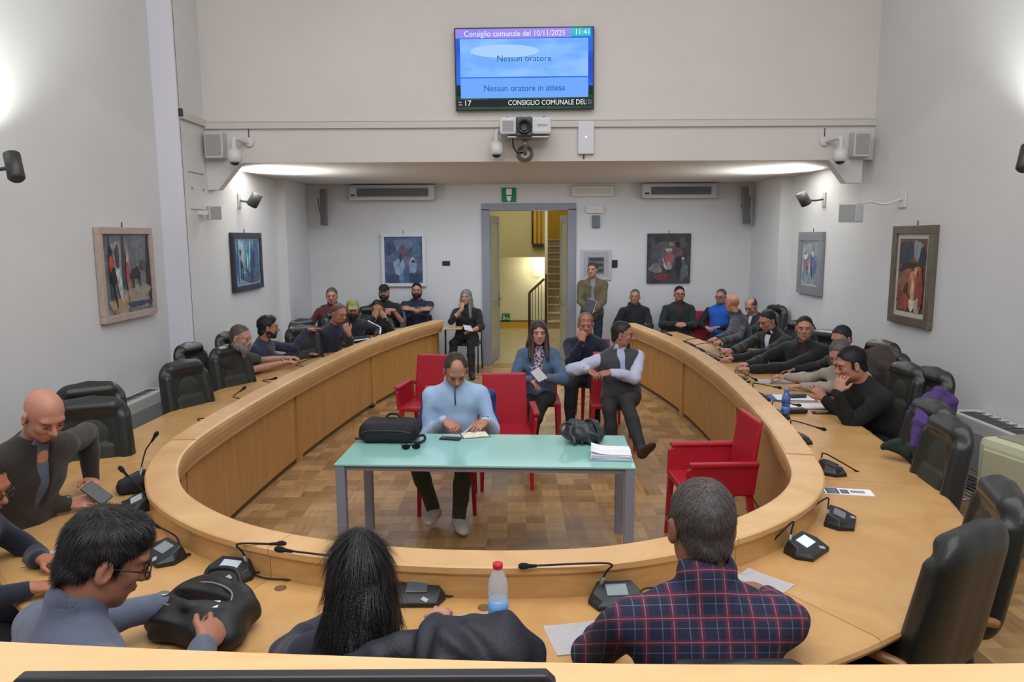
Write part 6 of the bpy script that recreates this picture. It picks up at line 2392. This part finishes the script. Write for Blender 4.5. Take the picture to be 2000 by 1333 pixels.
for q in (-1, 1):
    bm = BM()
    pts = [(q * .034 + .029 * math.cos(a), 0, .026 + .021 * math.sin(a) * (1 if math.sin(a) < 0 else .8)) for a in [2 * PI * i / 18 for i in range(18)]]
    vs = [bm.verts.new(p_) for p_ in pts]
    bm.faces.new(vs)
    bmesh.ops.solidify(bm, geom=bm.faces[:], thickness=.003)
    bobj('lens', bm, mat('lens_black', '0b0b0c', .08), t)
    tube('temple', bez([(q * .066, 0, .04), (q * .066, .04, .03), (q * .05, .08, .012), (q * -.02, .085, .008)], 4), .003, black, t)
tube('bridge', [(-.012, 0, .036), (0, 0, .04), (.012, 0, .036)], .003, black, t)
c = T(1192, 893, .721)
t = empty('paper_stack', tuple(c), R(-6), 'thick stack of white papers with curled top sheets on the glass table corner', 'paper stack')
box('folder', (-.13, -.10, 0), (.14, .10, .012), mat('folder_lilac', 'aab0cc', .5), t, .003)
bm = BM()
for i in range(7):
    vs = abox(bm, (-.125 + .002 * (i % 3), -.095, .012 + i * .004), (.13 - .003 * (i % 2), .095, .0145 + i * .004), 0, Matrix.Rotation(R((i % 4 - 1.5) * 2.2), 4, 'Z'))
bobj('sheets', bm, paper, t)
bm = BM()
n = 8
gr = [[bm.verts.new((-.125 + .25 * i / n, -.09 + .19 * j / n, .042 + .022 * max(0, (1 - i / 3.5)) ** 2 + .004 * math.sin(j))) for j in range(n + 1)] for i in range(n + 1)]
for i in range(n):
    for j in range(n):
        bm.faces.new((gr[i][j], gr[i + 1][j], gr[i + 1][j + 1], gr[i][j + 1]))
bobj('curled_sheet', bm, paper, t, True)

# bags on the glass table
c = T(757, 868, .72) + Vector((0, .14, 0))
t = empty('laptop_bag', tuple(c), R(-4), 'black soft laptop backpack lying on the left end of the glass table', 'bag')
cloth_b = mat('nylon_black', '14161c', .75, noise=.15, nscale=18, bump=.35, bscale=500)
g = Field(.007)
g.rbox((0, 0, .07), (.205, .13, .065), None, .05, .02)
g.rbox((0, -.05, .055), (.17, .10, .05), None, .04, .03)
g.disp = wrinkle(.004, 30, 3)
fobj('bag_body', g, cloth_b, t, (0, 0, 0))
tube('zip', bez([(-.18, -.135, .075), (-.1, -.15, .095), (.1, -.15, .095), (.18, -.135, .075)], 6), .004, dark, t)
tube('handle', bez([(-.05, .08, .13), (-.03, .1, .155), (.03, .1, .155), (.05, .08, .13)], 5), .009, cloth_b, t)
tube('strap', bez([(.19, -.05, .03), (.25, -.06, .045), (.262, -.10, .02), (.22, -.13, .01), (.17, -.12, .02)], 6), .009, cloth_b, t)
tube('strap', bez([(-.19, -.08, .02), (-.225, -.1, .025), (-.21, -.12, .03), (-.18, -.12, .03)], 5), .008, mat('strap_brown', '3a2622', .7), t)

c = T(1140, 870, .72) + Vector((0, .09, 0))
t = empty('leather_bag', tuple(c), R(8), 'slouching dark green black leather handbag on the glass table', 'handbag')
lb_ = mat('bag_leather', '23282a', .38, noise=.2, nscale=12, bump=.2, bscale=120)
g = Field(.006)
g.ell((0, 0, .06), (.135, .11, .062), None, .03)
g.ell((-.05, .02, .11), (.06, .06, .05), None, .04)
g.ell((.06, .03, .10), (.07, .06, .055), None, .04)
g.ell((.09, -.02, .06), (.065, .08, .05), None, .03)
g.ell((.0, .03, .165), (.05, .035, .05), None, .01, 's')
for q in (-.08, -.03, .03, .09):
    g.cap((q, -.11, .02), (q * .6, -.03, .13), .012, .016, .02)
g.disp = wrinkle(.007, 42, 5)
fobj('bag_body', g, lb_, t, (0, 0, 0))
tube('handle', bez([(-.06, -.02, .11), (-.12, -.03, .15), (-.17, -.05, .12), (-.15, -.08, .07), (-.1, -.09, .04)], 6), .009, lb_, t)
tube('strap', bez([(.02, .03, .13), (.05, -.02, .16), (.08, -.06, .13), (.1, -.1, .05)], 6), .010, lb_, t)

# big open shoulder bag
c = T(398, 1232)
t = empty('shoulder_bag', tuple(c), R(-20), 'open black shoulder bag on the desktop that the man in grey blue searches', 'bag')
nb_ = mat('bag_black', '141415', .5, noise=.2, nscale=14, bump=.25, bscale=260)
g = Field(.006)
g.rbox((.0, -.0, .065), (.19, .12, .065), None, .05, .02)
g.ell((.12, -.06, .055), (.11, .09, .06), None, .05)
g.ell((.0, .105, .115), (.15, .028, .045), None, .03)
g.ell((-.03, .01, .145), (.145, .040, .11), None, .010, 's')
g.rbox((-.02, -.115, .06), (.11, .025, .045), None, .02, .015)
g.cap((-.15, -.03, .12), (.02, -.075, .135), .018, .018, .02)
g.cap((.02, -.075, .135), (.13, -.02, .125), .018, .02, .02)
g.disp = wrinkle(.006, 26, 8)
fobj('bag_body', g, nb_, t, (0, 0, 0))
tube('zip', bez([(-.15, .07, .125), (-.02, .08, .145), (.09, .055, .135), (.13, -.02, .115)], 8), .004, steel, t)
tube('zip', bez([(-.15, -.075, .125), (-.02, -.085, .128), (.09, -.06, .125), (.13, -.02, .115)], 8), .004, steel, t)
tube('handle', bez([(-.10, .12, .11), (-.09, .15, .155), (.02, .16, .165), (.07, .13, .11)], 6), .010, nb_, t)
tube('ring', [(.19 + .016 * math.cos(a), -.115 + .004 * math.sin(a), .085 + .016 * math.sin(a)) for a in [2 * PI * i / 16 for i in range(17)]], .003, steel, t)
tube('clasp', [(.19, -.118, .07), (.185, -.125, .035)], .004, steel, t)
bm = BM()
abox(bm, (.0, -.05, .12), (.075, -.015, .123), 0, Matrix.Rotation(R(12), 4, 'X'))
o = bobj('card', bm, paper)
o.location = c + Vector((.02, -.02, .03))
tag(o, 'small white card sticking out of the open black shoulder bag', 'card')

g = Field(.007)
c = T(262, 962)
g.rbox((0, 0, .04), (.085, .055, .038), None, .03, .02)
g.ell((.03, -.01, .06), (.05, .045, .035), None, .03)
g.disp = wrinkle(.004, 40, 2)
o = link('pouch', g.mesh('pouch'), cloth_b)
o.location = c
o.rotation_euler = (0, 0, R(20))
tag(o, 'soft black pouch on the desktop between two microphones at the left curve', 'pouch')

# folder, notebook, case, keys on the right wing
c = T(1540, 778)
t = empty('document_folder', tuple(c), R(-8), 'blue cardboard folder with white sheets on the right wing desktop', 'folder')
box('cover', (-.22, -.12, 0), (.22, .12, .004), mat('folder_blue', '35579a', .6), t)
box('sheets', (-.12, -.105, .004), (.20, .10, .009), paper, t)
g = Field(.006)
g.rbox((0, 0, .018), (.075, .03, .015), None, .014, .01)
o = link('spectacle_case', g.mesh('case'), mat('case_grey', '33383f', .35))
o.location = T(1558, 777, DZK + .010)
o.rotation_euler = (0, 0, R(6))
tag(o, 'dark grey spectacle case lying on the blue folder', 'spectacle case')
c = T(1578, 796)
t = empty('notepad', tuple(c), R(-4), 'white notepad with a brown edge beside the man in black', 'notepad')
box('cover', (-.17, -.09, 0), (.17, .09, .006), mat('cover_brown', '7a4a3c', .6), t)
box('pages', (-.165, -.08, .006), (.16, .085, .014), paper, t)
g = Field(.006)
g.rbox((0, 0, .02), (.075, .045, .018), None, .012, .01)
o = link('glasses_case', g.mesh('case'), mat('case_black', '1c1e22', .5))
o.location = T(1556, 807)
tag(o, 'black zipped case lying between the blue bottle and the notepad', 'case')
c = T(1447, 737, DZK)
bm = BM()
for q in (-1, 1):
    atube(bm, [(q * .034 + .024 * math.cos(a), 0, .028 + .02 * math.sin(a)) for a in [2 * PI * i / 14 for i in range(15)]], .0026, 6)
    atube(bm, [(q * .058, 0, .035), (q * .06, .05, .02), (q * .055, .12, .004)], .0026, 6)
atube(bm, [(-.01, 0, .036), (.01, 0, .036)], .0026, 6)
o = bobj('reading_glasses', bm, black)
o.location = T(1458, 742, DZK + .002)
o.rotation_euler = (0, 0, R(50))
tag(o, 'black framed reading glasses lying on the right wing desktop', 'glasses')

# held things
a_, b2 = p10['arms'][0][3], p10['arms'][1][3]
mid = (Vector(a_) + Vector(b2)) / 2
t = empty('held_notebook', tuple(mid + Vector((-.03, -.07, .06))), 0, 'black notebook with a white edge held by the standing man', 'notebook')
t.rotation_euler = (R(60), R(20), R(-10))
box('cover', (-.08, -.11, -.008), (.08, .11, .008), black, t, .003)
box('pages', (-.076, -.106, -.006), (.083, .113, .006), paper, t)
mid = Vector(p7['arms'][0][3])
t = sheet(1054, 736, .10, .14, 20, 'folded white note held by the woman in the blue blazer', 'folded_note', 'paper')
t.location = Vector(p7['arms'][1][3]) * .5 + Vector(p7['arms'][0][3]) * .5 + Vector((.0, -.06, .05))
t.rotation_euler = (R(40), R(-20), R(30))
t = sheet(925, 645, .13, .16, 20, 'white notes held in the lap of the grey haired woman', 'folded_note', 'paper')
t.location = Vector(p11['arms'][0][3]) + Vector((-.05, -.1, .05))
t.rotation_euler = (R(25), R(10), R(20))
c = W(887, 641, 11.35)
t = empty('writing_board', tuple(c), 0, 'beech writing board fixed beside the grey haired woman on a dark post', 'writing board')
box('board', (-.17, -.14, -.01), (.13, .14, .01), beech, t, .008)
tube('post', [(-.14, .05, -.01), (-.15, .08, -c.z)], .014, black, t)

# ---------------------------------------------------------------- clothes hung over chairs
def drape(name, pts, r_, mtx, label, cat, flat=None, k=.05, disp=(.008, 24, 1), res=.008, extra=()):
    g = Field(res)
    for i in range(len(pts) - 1):
        rr = r_ if not isinstance(r_, (list, tuple)) else r_[i]
        r2 = r_ if not isinstance(r_, (list, tuple)) else r_[i + 1]
        g.cap(tuple(pts[i]), tuple(pts[i + 1]), rr, r2, k, flat=flat)
    for a, b, ra, rb in extra:
        g.cap(tuple(a), tuple(b), ra, rb, k)
    g.disp = wrinkle(*disp)
    c = sum((Vector(p) for p in pts), Vector()) / len(pts)
    o = link(name, g.mesh(name, tuple(c)), mtx)
    o.location = c
    return tag(o, label, cat)


navy_pad = mat('navy_padded', '131724', .6, noise=.2, nscale=12, bump=.2, bscale=90)
yj = 1.80
q = [W(640, 1330, yj), W(760, 1295, yj + .02), W(880, 1262, yj + .03), W(970, 1258, yj + .03), W(1015, 1300, yj + .02), W(1030, 1360, yj)]
drape('padded_jacket', q, [.05, .055, .065, .075, .06, .05], navy_pad, 'navy padded jacket hung over the chair of the black haired woman', 'jacket', disp=(.010, 34, 4), res=.006,
      extra=[(W(880, 1300, yj - .05), W(900, 1400, yj - .08), .09, .1), (W(975, 1300, yj - .03), W(985, 1420, yj - .06), .08, .09)])
purple = mat('purple_knit', '49356c', .95, noise=.15, nscale=24, bump=.5, bscale=160)
q = [W(1800, 800, 4.78), W(1812, 778, 4.78), W(1834, 768, 4.76), W(1856, 784, 4.74), W(1862, 815, 4.72)]
drape('purple_sweater', q, [.028, .036, .042, .036, .028], purple, 'purple sweater hung over the back of a dark office chair', 'sweater', disp=(.008, 38, 6), k=.03, res=.007,
      extra=[(W(1812, 782, 4.70), W(1796, 825, 4.50), .036, .036), (W(1796, 825, 4.50), W(1786, 872, 4.44), .036, .022), (W(1826, 778, 4.66), W(1806, 832, 4.46), .036, .030),
             (W(1812, 785, 4.76), W(1784, 800, 4.72), .030, .022), (W(1838, 780, 4.72), W(1842, 830, 4.66), .034, .03)])
q = [W(1697, 735, 6.35), W(1700, 705, 6.4), W(1718, 700, 6.38), W(1732, 725, 6.3), W(1734, 760, 6.25)]
drape('brown_coat', q, [.08, .09, .10, .09, .07], mat('coat_brown', '3a302b', .85, noise=.15, nscale=20, bump=.25, bscale=200), 'dark brown coat over the chair behind the man in black', 'coat', disp=(.008, 24, 2))
q = [W(1728, 873, 4.6), W(1750, 872, 4.55), W(1772, 888, 4.5)]
o = drape('green_garment', q, [.025, .035, .025], mat('scarf_green', '1d2d25', .9, noise=.2, nscale=26, bump=.3, bscale=200), 'dark green garment heaped on a chair seat by the right wing', 'garment', disp=(.010, 36, 7))
blue_j = mat('blue_lining', '233a7c', .6, noise=.2, nscale=14, bump=.2, bscale=120)
bp = p6['P']
q = [(bp[0] - .27, bp[1] + .16, .62), (bp[0] - .25, bp[1] + .2, .85), (bp[0], bp[1] + .24, .93), (bp[0] + .25, bp[1] + .2, .85), (bp[0] + .27, bp[1] + .16, .62)]
drape('blue_jacket', q, [.05, .05, .045, .05, .05], blue_j, 'blue lined dark jacket hung over the chair of the man at the glass table', 'jacket', disp=(.009, 30, 9),
      extra=[((bp[0] - .27, bp[1] + .14, .66), (bp[0] - .26, bp[1] + .1, .36), .05, .03), ((bp[0] + .27, bp[1] + .14, .66), (bp[0] + .27, bp[1] + .08, .30), .05, .025)])
# ---------------------------------------------------------------- lights
w_ = D.worlds.new('world')
bpy.context.scene.world = w_
w_.use_nodes = True
w_.node_tree.nodes['Background'].inputs[0].default_value = (.75, .78, .85, 1)
w_.node_tree.nodes['Background'].inputs[1].default_value = .3


def area(x, y, z, sx, sy, e, c=(1, .97, .92), rx=0, ry=0):
    L = D.lights.new('room_light', 'AREA')
    L.shape = 'RECTANGLE'
    L.size = sx
    L.size_y = sy
    L.energy = e
    L.color = c
    o = D.objects.new('room_light', L)
    COL.objects.link(o)
    o.location = (x, y, z)
    o.rotation_euler = (rx, ry, 0)
    return o


area(.2, 3.2, CEI - .05, 5.5, 5.5, 255, (.97, .98, 1))
area(.2, -.6, 5.2, 6, 1.2, 140, (.90, .95, 1), R(50))
area(.35, 10.4, 2.97, 5.0, 1.6, 78, (.74, .86, 1))
# corridor
area(.2, 14.6, 3.25, 1.5, 2.2, 34, (1, .93, .75))
area(.9, 18.8, 4.4, 1.0, 2.5, 22, (1, .9, .7))
L = D.lights.new('lamp_point', 'POINT')
L.energy = 14
L.color = (1, .95, .8)
L.shadow_soft_size = .08
o = D.objects.new('lamp_point', L)
COL.objects.link(o)
p = W(1055, 526, CW - .3)
o.location = p
